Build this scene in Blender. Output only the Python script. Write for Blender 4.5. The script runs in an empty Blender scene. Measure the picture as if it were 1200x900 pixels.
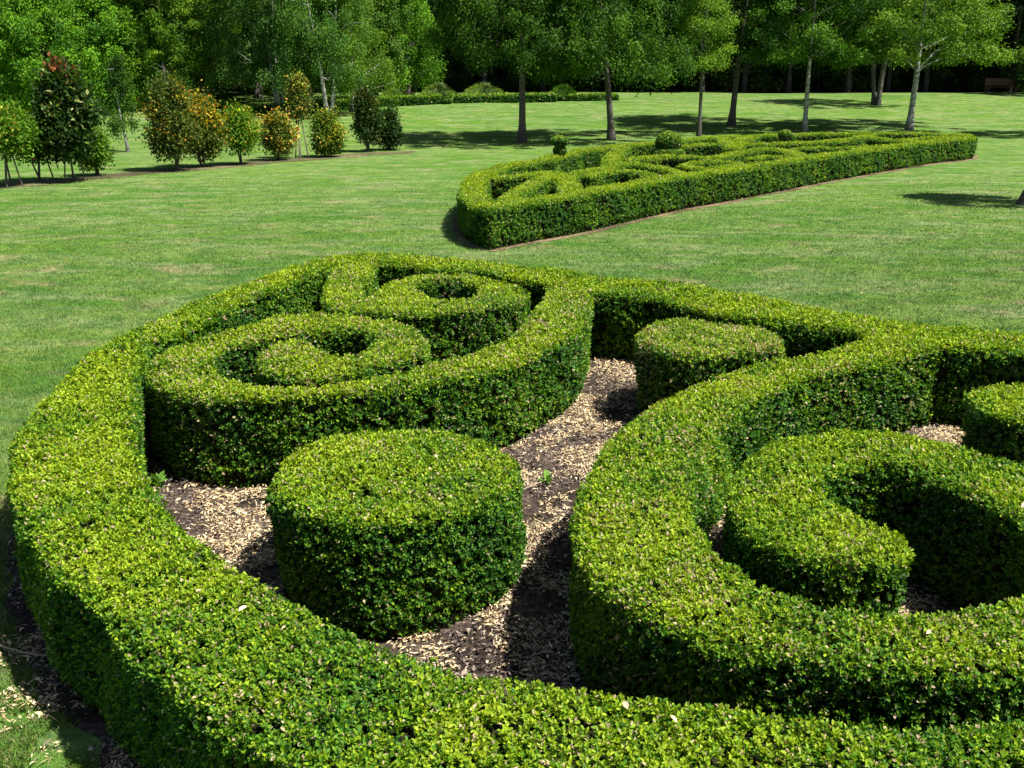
import bpy, math, random
import numpy as np
from mathutils import Vector, geometry

random.seed(7)
RNG = np.random.default_rng(11)
scene = bpy.context.scene
COL = scene.collection

# ------------------------------------------------------------------ camera, sky, sun, exposure
CAM_H = 3.0
FOC = 1200.0                      # focal length in pixels of the 1200 x 900 photograph
PITCH = math.atan((450 - 84) / FOC)
cam_d = bpy.data.cameras.new('camera')
cam_d.sensor_width = 36.0
cam_d.lens = 36.0 * FOC / 1200.0
cam_d.clip_start = 0.05
cam_d.clip_end = 1500
cam = bpy.data.objects.new('camera', cam_d)
cam.location = (0, 0, CAM_H)
cam.rotation_euler = (math.radians(90) - PITCH, 0, 0)
COL.objects.link(cam)
scene.camera = cam

SUN_ELEV = math.radians(60)
SUN_FRONT = math.radians(24)      # how far the sun stands towards the viewer from due right
TO_SUN = Vector((math.cos(SUN_ELEV) * math.cos(SUN_FRONT), -math.cos(SUN_ELEV) * math.sin(SUN_FRONT), math.sin(SUN_ELEV)))
world = bpy.data.worlds.new('World')
scene.world = world
world.use_nodes = True
wn = world.node_tree
bg = wn.nodes['Background']
sky = wn.nodes.new('ShaderNodeTexSky')
sky.sky_type = 'NISHITA'
sky.sun_disc = False
sky.sun_elevation = SUN_ELEV
sky.sun_rotation = math.atan2(TO_SUN.x, TO_SUN.y)
wn.links.new(sky.outputs['Color'], bg.inputs['Color'])
bg.inputs['Strength'].default_value = 0.05
sd = bpy.data.lights.new('sun', 'SUN')
sd.energy = 5.0
sd.angle = math.radians(0.5)
sd.color = (1.0, 0.965, 0.90)
so = bpy.data.objects.new('sun', sd)
so.rotation_euler = TO_SUN.to_track_quat('Z', 'Y').to_euler()
COL.objects.link(so)
scene.view_settings.view_transform = 'Standard'
scene.view_settings.look = 'None'
scene.view_settings.exposure = 1.05
scene.view_settings.gamma = 1
scene.view_settings.use_curve_mapping = False
scene.cycles.max_bounces = 6
scene.cycles.diffuse_bounces = 3
scene.cycles.transmission_bounces = 3
scene.cycles.transparent_max_bounces = 4
scene.cycles.use_denoising = True
try:
    scene.cycles.denoiser = 'OPENIMAGEDENOISE'
    scene.cycles.denoising_prefilter = 'ACCURATE'
except Exception:
    pass

# ------------------------------------------------------------------ helpers
def ground_z(x, y):
    t = np.clip((np.asarray(y, float) - 41.0) / 33.0, 0, 1)
    z = 1.6 * t * t * (3 - 2 * t)
    u = np.clip((np.asarray(y, float) - 80.0) / 90.0, 0, 1)
    z = z + 26 * u ** 1.2
    w = np.clip((-np.asarray(x, float) - 14) / 60.0, 0, 1) * np.clip((np.asarray(y, float) - 52) / 60.0, 0, 1)
    return z + 10 * w

def ray(px, py):
    x = (px - 600) / FOC
    v = -(py - 450) / FOC
    return np.array([x, math.cos(PITCH) + v * math.sin(PITCH), -math.sin(PITCH) + v * math.cos(PITCH)])

def on_plane(px, py, h=0.0):
    d = ray(px, py)
    t = (h - CAM_H) / d[2]
    return d[0] * t, d[1] * t

def on_ground(px, py):
    d = ray(px, py)
    t = 2.0
    while t < 400:
        p = d * t
        if CAM_H + p[2] <= float(ground_z(p[0], p[1])):
            return float(p[0]), float(p[1]), float(ground_z(p[0], p[1]))
        t += 0.03
    raise ValueError('no ground under %s %s' % (px, py))

def tag(o, label=None, cat=None, group=None, kind=None):
    if label: o['label'] = label
    if cat: o['category'] = cat
    if group: o['group'] = group
    if kind: o['kind'] = kind
    return o

def empty(name, loc, rz=0.0):
    o = bpy.data.objects.new(name, None)
    o.empty_display_size = 0.3
    o.location = loc
    o.rotation_euler = (0, 0, rz)
    COL.objects.link(o)
    return o

def link_mesh(name, me, parent=None, loc=None):
    o = bpy.data.objects.new(name, me)
    COL.objects.link(o)
    if parent: o.parent = parent
    if loc is not None: o.location = loc
    return o

def np_mesh(name, verts, faces_flat, sizes, mat, color=None, smooth=False):
    me = bpy.data.meshes.new(name)
    verts = np.asarray(verts, np.float32)
    sizes = np.asarray(sizes, np.int32)
    me.vertices.add(len(verts))
    me.vertices.foreach_set('co', verts.ravel())
    me.loops.add(len(faces_flat))
    me.loops.foreach_set('vertex_index', np.asarray(faces_flat, np.int32))
    me.polygons.add(len(sizes))
    starts = np.concatenate([[0], np.cumsum(sizes)[:-1]]).astype(np.int32)
    me.polygons.foreach_set('loop_start', starts)
    me.update(calc_edges=True)
    if color is not None:
        at = me.attributes.new('tint', 'FLOAT_COLOR', 'FACE')
        c = np.ones((len(sizes), 4), np.float32)
        c[:, :3] = color
        at.data.foreach_set('color', c.ravel())
    if smooth:
        me.polygons.foreach_set('use_smooth', np.ones(len(sizes), bool))
    me.materials.append(mat)
    return me

def unit(v):
    return v / np.maximum(np.linalg.norm(v, axis=1, keepdims=True), 1e-9)

def leaf_mesh(name, P, A, N, L, W, color, mat, fine=False, fold=0.18):
    """P base points, A leaf axis, N leaf normal (made perpendicular), L length, W width"""
    n = len(P)
    A = unit(A)
    S = unit(np.cross(A, N))
    N = np.cross(S, A)
    L = np.broadcast_to(L, (n,))[:, None]
    W = np.broadcast_to(W, (n,))[:, None]
    if fine:
        V = np.empty((n, 6, 3), np.float32)
        f = fold * W
        V[:, 0] = P
        V[:, 1] = P + A * L * .28 + S * W * .42 + N * f
        V[:, 2] = P + A * L * .68 + S * W * .45 + N * f
        V[:, 3] = P + A * L - N * L * .06
        V[:, 4] = P + A * L * .68 - S * W * .45 + N * f
        V[:, 5] = P + A * L * .28 - S * W * .42 + N * f
        base = (np.arange(n) * 6)[:, None]
        F = (base + np.array([[0, 1, 2, 3, 3, 4, 5, 0]])).ravel()
        sizes = np.full(2 * n, 4)
        color = np.repeat(color, 2, axis=0)
        return np_mesh(name, V.reshape(-1, 3), F, sizes, mat, color)
    V = np.empty((n, 4, 3), np.float32)
    f = fold * W
    V[:, 0] = P
    V[:, 1] = P + A * L * .5 + S * W * .5 + N * f
    V[:, 2] = P + A * L
    V[:, 3] = P + A * L * .5 - S * W * .5 + N * f
    F = np.arange(4 * n)
    return np_mesh(name, V.reshape(-1, 3), F, np.full(n, 4), mat, color)

def wob(x, y, s, seed=0.0):
    """cheap smooth noise, about -1..1, features of size s"""
    x = np.asarray(x) / s; y = np.asarray(y) / s
    r = 0
    for k, (a, b, c) in enumerate([(1.0, .37, 1.3), (-.61, 1.17, 4.1), (1.73, -.83, 2.2), (.29, 2.03, 5.7), (2.51, 1.31, .4), (-1.9, 2.4, 3.3)]):
        r = r + np.sin(a * x * 2.1 + b * y * 2.1 + c + seed * (1.7 + k)) * (.55 if k < 2 else .33)
    return r / 1.5

def chaikin(p, it=2):
    p = np.asarray(p, float)
    for _ in range(it):
        q = np.roll(p, -1, axis=0)
        p = np.stack([.75 * p + .25 * q, .25 * p + .75 * q], 1).reshape(-1, 2)
    return p

def chaikin_open(p, it=2):
    p = np.asarray(p, float)
    for _ in range(it):
        a, b = p[:-1], p[1:]
        m = np.stack([.75 * a + .25 * b, .25 * a + .75 * b], 1).reshape(-1, p.shape[1])
        p = np.concatenate([p[:1], m, p[-1:]])
    return p

def seg_dist2(X, Y, a, b):
    d = b - a
    l2 = float(d @ d) + 1e-12
    t = np.clip(((X - a[0]) * d[0] + (Y - a[1]) * d[1]) / l2, 0, 1)
    return (X - a[0] - t * d[0]) ** 2 + (Y - a[1] - t * d[1]) ** 2, t

def sdf_loops(X, Y, loops):
    """signed distance to even-odd region bounded by several loops; negative inside"""
    best = np.full(X.shape, 1e9)
    ins = np.zeros(X.shape, bool)
    for lp in loops:
        for i in range(len(lp)):
            a = lp[i - 1]; b = lp[i]
            d2, _ = seg_dist2(X, Y, a, b)
            np.minimum(best, d2, out=best)
            if a[1] != b[1]:
                c = ((a[1] > Y) != (b[1] > Y)) & (X < (b[0] - a[0]) * (Y - a[1]) / (b[1] - a[1]) + a[0])
                ins ^= c
    d = np.sqrt(best)
    return np.where(ins, -d, d)

def sdf_ribbon(X, Y, pts, w):
    """pts rows (x, y) ; w half width, number or per point"""
    pts = np.asarray(pts, float)
    w = np.broadcast_to(w, (len(pts),))
    best = np.full(X.shape, 1e9)
    for i in range(len(pts) - 1):
        d2, t = seg_dist2(X, Y, pts[i], pts[i + 1])
        np.minimum(best, np.sqrt(d2) - (w[i] * (1 - t) + w[i + 1] * t), out=best)
    return best

class Field:
    """signed distance on a grid with bilinear look-up"""
    def __init__(s, x0, x1, y0, y1, step):
        s.x0, s.y0, s.h = x0, y0, step
        s.nx = int((x1 - x0) / step) + 1
        s.ny = int((y1 - y0) / step) + 1
        s.X, s.Y = np.meshgrid(x0 + np.arange(s.nx) * step, y0 + np.arange(s.ny) * step)
        s.x1 = x0 + (s.nx - 1) * step
        s.y1 = y0 + (s.ny - 1) * step
    def with_d(s, d):
        f = Field.__new__(Field)
        f.__dict__.update(s.__dict__)
        f.d = d
        return f
    def at(s, x, y):
        fx = np.clip((x - s.x0) / s.h, 0, s.nx - 1.001); fy = np.clip((y - s.y0) / s.h, 0, s.ny - 1.001)
        i = fx.astype(int); j = fy.astype(int)
        u = fx - i; v = fy - j
        d = s.d
        return (d[j, i] * (1 - u) + d[j, i + 1] * u) * (1 - v) + (d[j + 1, i] * (1 - u) + d[j + 1, i + 1] * u) * v
    def grad(s, x, y):
        e = s.h
        gx = s.at(x + e, y) - s.at(x - e, y); gy = s.at(x, y + e) - s.at(x, y - e)
        l = np.maximum(np.hypot(gx, gy), 1e-6)
        return gx / l, gy / l

# ------------------------------------------------------------------ materials
def new_mat(name):
    m = bpy.data.materials.new(name)
    m.use_nodes = True
    nt = m.node_tree
    b = nt.nodes['Principled BSDF']
    return m, nt, b

def leaf_material(name, rough=0.45, trans=0.3, tcol=(0.9, 1.0, 0.35), spec=0.5):
    m, nt, b = new_mat(name)
    at = nt.nodes.new('ShaderNodeAttribute'); at.attribute_name = 'tint'
    nt.links.new(at.outputs['Color'], b.inputs['Base Color'])
    b.inputs['Roughness'].default_value = rough
    b.inputs['Specular IOR Level'].default_value = spec
    tr = nt.nodes.new('ShaderNodeBsdfTranslucent')
    mul = nt.nodes.new('ShaderNodeMix'); mul.data_type = 'RGBA'; mul.blend_type = 'MULTIPLY'
    mul.inputs[0].default_value = 1.0
    nt.links.new(at.outputs['Color'], mul.inputs[6])
    mul.inputs[7].default_value = (*tcol, 1)
    nt.links.new(mul.outputs[2], tr.inputs['Color'])
    mx = nt.nodes.new('ShaderNodeMixShader')
    mx.inputs[0].default_value = trans
    nt.links.new(b.outputs[0], mx.inputs[1]); nt.links.new(tr.outputs[0], mx.inputs[2])
    nt.links.new(mx.outputs[0], nt.nodes['Material Output'].inputs['Surface'])
    return m

def tint_material(name, rough=0.85, spec=0.2):
    m, nt, b = new_mat(name)
    at = nt.nodes.new('ShaderNodeAttribute'); at.attribute_name = 'tint'
    nt.links.new(at.outputs['Color'], b.inputs['Base Color'])
    b.inputs['Roughness'].default_value = rough
    b.inputs['Specular IOR Level'].default_value = spec
    return m

def noise_node(nt, vec, scale, detail=4, rough=0.6, distortion=0.0):
    n = nt.nodes.new('ShaderNodeTexNoise')
    n.inputs['Scale'].default_value = scale
    n.inputs['Detail'].default_value = detail
    n.inputs['Roughness'].default_value = rough
    n.inputs['Distortion'].default_value = distortion
    if vec is not None: nt.links.new(vec, n.inputs['Vector'])
    return n

def ramp_node(nt, fac, stops):
    r = nt.nodes.new('ShaderNodeValToRGB')
    e = r.color_ramp.elements
    while len(e) < len(stops): e.new(0.5)
    for el, (p, c) in zip(e, stops):
        el.position = p
        el.color = (*c, 1)
    nt.links.new(fac, r.inputs[0])
    return r

def mapped(nt, vec, scale, rot=(0, 0, 0)):
    mp = nt.nodes.new('ShaderNodeMapping')
    mp.inputs['Scale'].default_value = scale
    mp.inputs['Rotation'].default_value = rot
    nt.links.new(vec, mp.inputs['Vector'])
    return mp.outputs[0]

def mixc(nt, fac, a, b, mode='MIX'):
    m = nt.nodes.new('ShaderNodeMix'); m.data_type = 'RGBA'; m.blend_type = mode
    for s, v in ((0, fac), (6, a), (7, b)):
        if isinstance(v, (int, float)): m.inputs[s].default_value = v
        elif isinstance(v, tuple): m.inputs[s].default_value = (*v, 1)
        else: nt.links.new(v, m.inputs[s])
    return m.outputs[2]

def lawn_color(nt):
    g = nt.nodes.new('ShaderNodeNewGeometry')
    p = g.outputs['Position']
    def layer(c, scale, rot, lo, hi, amt, colr, seed, detail=4, dist=.5):
        mp = mapped(nt, p, scale, (0, 0, rot))
        nd = noise_node(nt, mp, 1.0, detail, .6, dist)
        nd.noise_dimensions = '4D'; nd.inputs['W'].default_value = seed
        f = ramp_node(nt, nd.outputs['Fac'], [(lo, (0, 0, 0)), (hi, (amt, amt, amt))]).outputs[0]
        return mixc(nt, f, c, colr)
    base = (.082, .180, .022)
    c = layer(base, (.10, .16, 1), .3, .40, .60, .9, (.125, .215, .030), 1.0)           # broad tone changes
    c = layer(c, (.30, .55, 1), .2, .48, .66, .75, (.062, .155, .020), 2.0)
    c = layer(c, (.32, .8, 1), .42, .44, .60, .65, (.175, .245, .065), 3.0, 6)          # pale mown streaks
    c = layer(c, (.5, 1.7, 1), .5, .48, .61, .55, (.235, .28, .13), 4.0, 6)
    c = layer(c, (.8, 1.4, 1), .3, .555, .66, .75, (.29, .245, .13), 5.0, 6)             # worn straw patches
    c = layer(c, (2.2, 3.4, 1), .1, .45, .60, .6, (.044, .125, .024), 6.0, 5)
    mv = noise_node(nt, p, 9.0, 4, .7)
    df = ramp_node(nt, mv.outputs['Fac'], [(.35, (.62, .66, .6)), (.62, (1.15, 1.12, 1.1))]).outputs[0]
    c = mixc(nt, .8, c, df, 'MULTIPLY')
    return c, p

m_lawn, nt, b = new_mat('lawn_grass')
c, p = lawn_color(nt)
fn = noise_node(nt, p, 38.0, 3, .7)
ff = ramp_node(nt, fn.outputs['Fac'], [(.3, (.6, .6, .6)), (.7, (1.25, 1.25, 1.25))]).outputs[0]
c = mixc(nt, .8, c, ff, 'MULTIPLY')
# leaf litter under the forest
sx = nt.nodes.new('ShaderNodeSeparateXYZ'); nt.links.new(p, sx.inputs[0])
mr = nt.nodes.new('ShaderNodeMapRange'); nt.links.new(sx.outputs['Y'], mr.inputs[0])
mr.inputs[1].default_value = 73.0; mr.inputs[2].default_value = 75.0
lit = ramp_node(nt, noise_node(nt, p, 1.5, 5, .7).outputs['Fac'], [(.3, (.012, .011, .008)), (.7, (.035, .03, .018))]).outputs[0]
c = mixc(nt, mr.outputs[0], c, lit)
nt.links.new(c, b.inputs['Base Color'])
b.inputs['Roughness'].default_value = 1.0
b.inputs['Specular IOR Level'].default_value = 0.05
bp = nt.nodes.new('ShaderNodeBump'); bp.inputs['Strength'].default_value = 0.6; bp.inputs['Distance'].default_value = 0.03
nt.links.new(fn.outputs['Fac'], bp.inputs['Height']); nt.links.new(bp.outputs[0], b.inputs['Normal'])

m_blade, nt, b = new_mat('grass_blade')
c, p = lawn_color(nt)
at = nt.nodes.new('ShaderNodeAttribute'); at.attribute_name = 'tint'
c = mixc(nt, 1.0, c, at.outputs['Color'], 'MULTIPLY')
nt.links.new(c, b.inputs['Base Color'])
b.inputs['Roughness'].default_value = 0.6
b.inputs['Specular IOR Level'].default_value = 0.25

def soil_material(name, lo, mid, hi, scale=22):
    m, nt, b = new_mat(name)
    g = nt.nodes.new('ShaderNodeNewGeometry')
    p = g.outputs['Position']
    n1 = noise_node(nt, p, scale, 6, .75)
    n2 = noise_node(nt, p, scale * .08, 3, .6)
    c1 = ramp_node(nt, n1.outputs['Fac'], [(.32, lo), (.5, mid), (.66, hi)]).outputs[0]
    f2 = ramp_node(nt, n2.outputs['Fac'], [(.4, (.45, .45, .45)), (.6, (1.1, 1.1, 1.1))]).outputs[0]
    nt.links.new(mixc(nt, 1.0, c1, f2, 'MULTIPLY'), b.inputs['Base Color'])
    b.inputs['Roughness'].default_value = 1.0
    b.inputs['Specular IOR Level'].default_value = 0.1
    bp = nt.nodes.new('ShaderNodeBump'); bp.inputs['Strength'].default_value = 0.9; bp.inputs['Distance'].default_value = 0.03
    nt.links.new(n1.outputs['Fac'], bp.inputs['Height']); nt.links.new(bp.outputs[0], b.inputs['Normal'])
    return m

m_mulch = soil_material('bark_mulch', (.03, .022, .018), (.08, .058, .046), (.20, .15, .11))
m_soil = soil_material('reddish_soil', (.10, .06, .04), (.20, .13, .085), (.32, .23, .16), 9)
m_box = leaf_material('box_leaf', .55, .36, (1.0, 1.05, .3), .30)
m_core, nt, b = new_mat('box_twigs')
g = nt.nodes.new('ShaderNodeNewGeometry')
nn = noise_node(nt, g.outputs['Position'], 45, 4, .7)
nt.links.new(ramp_node(nt, nn.outputs['Fac'], [(.35, (.006, .008, .004)), (.65, (.03, .032, .014))]).outputs[0], b.inputs['Base Color'])
b.inputs['Roughness'].default_value = 1.0; b.inputs['Specular IOR Level'].default_value = 0.0
m_leaf = leaf_material('tree_leaf', .6, .35, (1.0, 1.1, .3), .15)
m_darkleaf = leaf_material('dark_wood_leaf', .8, .25, (1.0, 1.1, .3), .1)
m_chip = tint_material('straw_and_chips')

def bark_material(name, base, dark, mark_scale=1.0):
    m, nt, b = new_mat(name)
    tc = nt.nodes.new('ShaderNodeTexCoord')
    v = mapped(nt, tc.outputs['Object'], (3.0, 3.0, 9.0))
    n = noise_node(nt, v, 1.3 * mark_scale, 5, .7)
    c = ramp_node(nt, n.outputs['Fac'], [(.36, dark), (.47, tuple(.5 * (a + d) for a, d in zip(base, dark))), (.56, base)]).outputs[0]
    # rough dark bark at the foot
    sx = nt.nodes.new('ShaderNodeSeparateXYZ'); nt.links.new(tc.outputs['Object'], sx.inputs[0])
    mr = nt.nodes.new('ShaderNodeMapRange'); nt.links.new(sx.outputs['Z'], mr.inputs[0])
    mr.inputs[1].default_value = 0.15; mr.inputs[2].default_value = 0.6
    mr.inputs[3].default_value = 0.75; mr.inputs[4].default_value = 0.0
    c = mixc(nt, mr.outputs[0], c, dark)
    nt.links.new(c, b.inputs['Base Color'])
    b.inputs['Roughness'].default_value = .9
    bp = nt.nodes.new('ShaderNodeBump'); bp.inputs['Strength'].default_value = .6; bp.inputs['Distance'].default_value = .03
    nt.links.new(n.outputs['Fac'], bp.inputs['Height']); nt.links.new(bp.outputs[0], b.inputs['Normal'])
    return m

m_birch = bark_material('birch_bark', (.42, .41, .38), (.05, .045, .04))
m_graybark = bark_material('grey_bark', (.12, .105, .09), (.045, .038, .03), 1.6)
m_woodbark = bark_material('shaded_bark', (.07, .06, .05), (.02, .017, .013), 1.6)
m_stake = bark_material('wooden_stake', (.16, .13, .10), (.07, .055, .04), 2)
m_bench = bark_material('bench_timber', (.17, .07, .045), (.08, .035, .025), 2)

# ------------------------------------------------------------------ setting: lawn sheet
def sheet(name, xs, ys, mat):
    X, Y = np.meshgrid(xs, ys)
    Z = ground_z(X, Y)
    Z = Z + np.where(Y > 44, .05 * wob(X, Y, 6.0), 0)
    V = np.stack([X, Y, Z], -1).reshape(-1, 3)
    nx, ny = len(xs), len(ys)
    i, j = np.meshgrid(np.arange(nx - 1), np.arange(ny - 1))
    a = (j * nx + i).ravel()
    F = np.stack([a, a + 1, a + nx + 1, a + nx], 1).ravel()
    return np_mesh(name, V, F, np.full(len(a), 4), mat, smooth=True)

o = link_mesh('lawn', sheet('lawn', np.linspace(-260, 260, 261), np.concatenate([np.arange(-40, 40, 2.0), np.arange(40, 110, 1.0), np.arange(110, 420, 6.0)]), m_lawn))
tag(o, kind='structure')

# ------------------------------------------------------------------ front parterre outlines (tops of the hedges)
HH = 0.75
def plan(px_pts, h=HH):
    return np.array([on_plane(a, b_, h) for a, b_ in px_pts])

OUT_OUTER = [(300,326),(325,317),(350,311),(375,304),(400,298),(422,295),(450,295),(475,298),(500,301),(550,304),(600,310),(650,314),(700,321),(762,327),(825,336),(900,348),(925,353),(975,363),(1020,371),(1075,375),(1125,381),(1200,390),(1300,408),(1420,440),(1540,490),(1640,560),(1690,650),(1660,760),(1560,870),(1420,950),(1300,985),(1150,1000),(1000,1005),(850,1000),(700,985),(560,960),(440,925),(333,886),(289,858),(240,824),(190,785),(160,758),(130,725),(105,698),(72,675),(45,638),(28,610),(15,585),(10,560),(11,535),(20,502),(37,480),(62,452),(87,427),(112,407),(140,392),(175,377),(212,360),(250,342)]
OUT_INNER = [(382,312),(410,309),(442,306),(475,309),(500,311),(550,317),(600,325),(643,331),(670,337),(692,342),(725,345),(750,347),(775,350),(800,356),(825,361),(862,368),(900,374),(937,378),(962,382),(987,386),(1020,392),(1060,398),(1112,405),(1150,407),(1200,412),(1290,432),(1380,465),(1460,520),(1500,600),(1470,700),(1380,780),(1290,822),(1200,840),(1111,846),(1022,847),(933,844),(867,829),(800,819),(711,811),(667,805),(600,790),(555,783),(502,768),(467,758),(435,747),(400,730),(382,722),(338,700),(311,682),(275,662),(249,644),(222,624),(200,602),(183,575),(162,545),(155,505),(157,470),(159,435),(165,415),(180,400),(200,391),(225,381),(250,370),(287,352),(300,345),(325,335),(345,326),(365,318)]
LOBE = [(641,322),(696,336),(691,355),(687,378),(675,391),(657,401),(632,412),(600,427),(562,435),(525,442),(475,450),(425,458),(375,461),(337,464),(300,463),(250,465),(212,461),(187,454),(173,446),(169,432),(175,417),(190,408),(225,397),(267,385),(300,376),(325,370),(350,367),(375,366),(405,366),(430,369),(455,372),(475,377),(492,383),(502,394),(507,410),(475,417),(450,425),(425,431),(400,437),(380,440),(350,441),(325,439),(305,435),(297,425),(300,412),(315,401),(332,396),(350,394),(365,399),(373,408),(385,416),(400,418),(420,414),(433,405),(437,396),(427,388),(405,384),(387,384),(367,385),(345,386),(325,389),(300,395),(275,402),(255,411),(248,424),(262,437),(285,445),(325,449),(350,450),(375,450),(407,447),(435,442),(475,433),(510,424),(525,418),(550,411),(575,403),(600,392),(608,380),(620,367),(630,352),(641,337)]
RING = [(386,304),(440,300),(443,308),(440,317),(427,330),(425,340),(434,349),(438,340),(455,330),(475,325),(500,321),(525,320),(550,321),(575,324),(600,329),(615,335),(620,344),(617,352),(600,357),(575,361),(537,365),(512,367),(485,367),(455,365),(430,363),(400,361),(380,357),(375,349),(377,337),(383,322)]
RING_HOLE = [(485,336),(492,331),(512,328),(537,328),(557,333),(563,341),(550,348),(525,352),(510,350),(503,343)]
RIGHT = [(1090,390),(1020,388),(1015,394),(995,399),(975,406),(950,412),(925,416),(900,421),(875,428),(837,440),(812,450),(775,465),(750,480),(732,500),(707,520),(692,542),(682,565),(675,587),(671,610),(672,632),(682,655),(698,677),(720,697),(745,708),(765,720),(790,732),(830,746),(875,758),(933,768),(1022,779),(1111,785),(1200,782),(1300,768),(1400,735),(1475,690),(1470,560),(1400,610),(1300,668),(1200,692),(1150,706),(1112,711),(1075,717),(1040,716),(987,709),(945,700),(900,687),(875,668),(850,655),(837,640),(825,622),(812,605),(808,580),(813,555),(822,535),(832,517),(850,495),(870,475),(900,458),(935,443),(965,434),(1020,426),(1060,414),(1112,403),(1130,395)]
CURL = [(862,550),(855,567),(857,587),(867,602),(887,622),(925,641),(962,650),(1000,657),(1037,660),(1060,657),(1072,648),(1065,633),(1052,618),(1030,610),(1000,597),(975,585),(961,570),(962,557),(982,547),(1012,541),(1040,541),(1060,544),(1080,550),(1112,565),(1145,575),(1172,592),(1200,612),(1215,640),(1215,665),(1228,690),(1262,690),(1300,650),(1305,605),(1270,562),(1200,537),(1162,527),(1125,519),(1087,512),(1050,505),(1000,504),(962,507),(925,512),(900,520),(878,532)]

G1 = Field(-5.5, 8.5, 2.0, 14.5, 0.02)
def loops_field(G, loops_px, it=2):
    return G.with_d(sdf_loops(G.X, G.Y, [chaikin(plan(l), it) for l in loops_px]))
f_outer = loops_field(G1, [OUT_OUTER, OUT_INNER])
f_lobe = loops_field(G1, [LOBE]); f_lobe.d = f_lobe.d + .022
f_ring = loops_field(G1, [RING, RING_HOLE]); f_ring.d = f_ring.d + .018
f_right = loops_field(G1, [RIGHT])
f_curl = loops_field(G1, [CURL])
def disc_field(G, cx, cy, r, squash=1.0, seed=0):
    ang = np.arctan2(G.Y - cy, G.X - cx)
    rr = r * (1 + .026 * np.sin(3 * ang + seed) + .018 * np.sin(5 * ang + 2 * seed) + .008 * np.sin(11 * ang + seed))
    return G.with_d(np.hypot(G.X - cx, (G.Y - cy) / squash) - rr)
def disc_from_px(xl, xr, yc):
    a = on_plane(xl, yc, HH); b_ = on_plane(xr, yc, HH)
    return (a[0] + b_[0]) / 2, (a[1] + b_[1]) / 2, (b_[0] - a[0]) / 2
d1 = disc_from_px(318, 603, 548); d2 = disc_from_px(747, 913, 393); d3 = disc_from_px(1142, 1296, 470)
f_d1 = disc_field(G1, *d1, seed=1); f_d2 = disc_field(G1, *d2, seed=2.2); f_d3 = disc_field(G1, *d3, seed=4)
d_all1 = np.minimum.reduce([f.d for f in (f_outer, f_lobe, f_ring, f_right, f_curl, f_d1, f_d2, f_d3)])
f_all1 = G1.with_d(d_all1)

# ------------------------------------------------------------------ hedge builder
CAMP = np.array([0, 0, CAM_H])
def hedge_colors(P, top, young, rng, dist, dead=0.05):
    """leaf tints: young yellow-green shoots, older blue-green leaves darkened further to stand for shade, clipped tan scraps"""
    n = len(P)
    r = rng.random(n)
    old_shaded = np.array([.013, .065, .012]); mid = np.array([.070, .205, .012]); new = np.array([.225, .345, .009]); tip = np.array([.33, .43, .016])
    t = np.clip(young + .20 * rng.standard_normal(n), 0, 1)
    c = np.where((t < .4)[:, None], old_shaded + (mid - old_shaded) * (t / .4)[:, None],
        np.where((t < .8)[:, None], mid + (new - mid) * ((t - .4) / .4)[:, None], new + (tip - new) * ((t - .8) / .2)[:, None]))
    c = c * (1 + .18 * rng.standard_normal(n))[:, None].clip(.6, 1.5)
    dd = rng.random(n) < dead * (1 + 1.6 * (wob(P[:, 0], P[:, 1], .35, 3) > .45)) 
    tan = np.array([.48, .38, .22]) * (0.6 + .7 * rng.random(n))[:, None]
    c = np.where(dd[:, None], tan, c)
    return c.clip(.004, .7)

KS = 6
def shoots(B, SN, s, yg, rng, jit):
    """short leafy shoots: KS leaves in opposite pairs round an axis; B is the shoot tip region"""
    k = len(B)
    ax = unit(SN + rng.standard_normal((k, 3)) * jit)
    u = unit(np.cross(ax, rng.standard_normal((k, 3))))
    v = np.cross(ax, u)
    ln = s * rng.uniform(.8, 1.7, k)
    P = []; A = []; N = []; L = []; W = []; Y = []
    for j in range(KS):
        t = (j // 2 + .5) / (KS / 2)
        ph = (j % 2) * math.pi + (j // 2) * 1.35
        sd_ = u * math.cos(ph) + v * math.sin(ph) + .25 * rng.standard_normal((k, 3))
        a = unit(ax * (.25 + .75 * t) + sd_ * (1.0 - .35 * t))
        n = unit(ax * .9 - sd_ * .45 + .22 * rng.standard_normal((k, 3)))
        l = s * rng.uniform(.75, 1.2, k) * (1.08 - .25 * t)
        P.append(B + ax * ((t - .85) * ln)[:, None]); A.append(a); N.append(n); L.append(l); W.append(l * rng.uniform(.5, .66, k))
        Y.append(yg + .22 * (t - .6))
    return np.concatenate(P), np.concatenate(A), np.concatenate(N), np.concatenate(L), np.concatenate(W), np.concatenate(Y)

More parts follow.
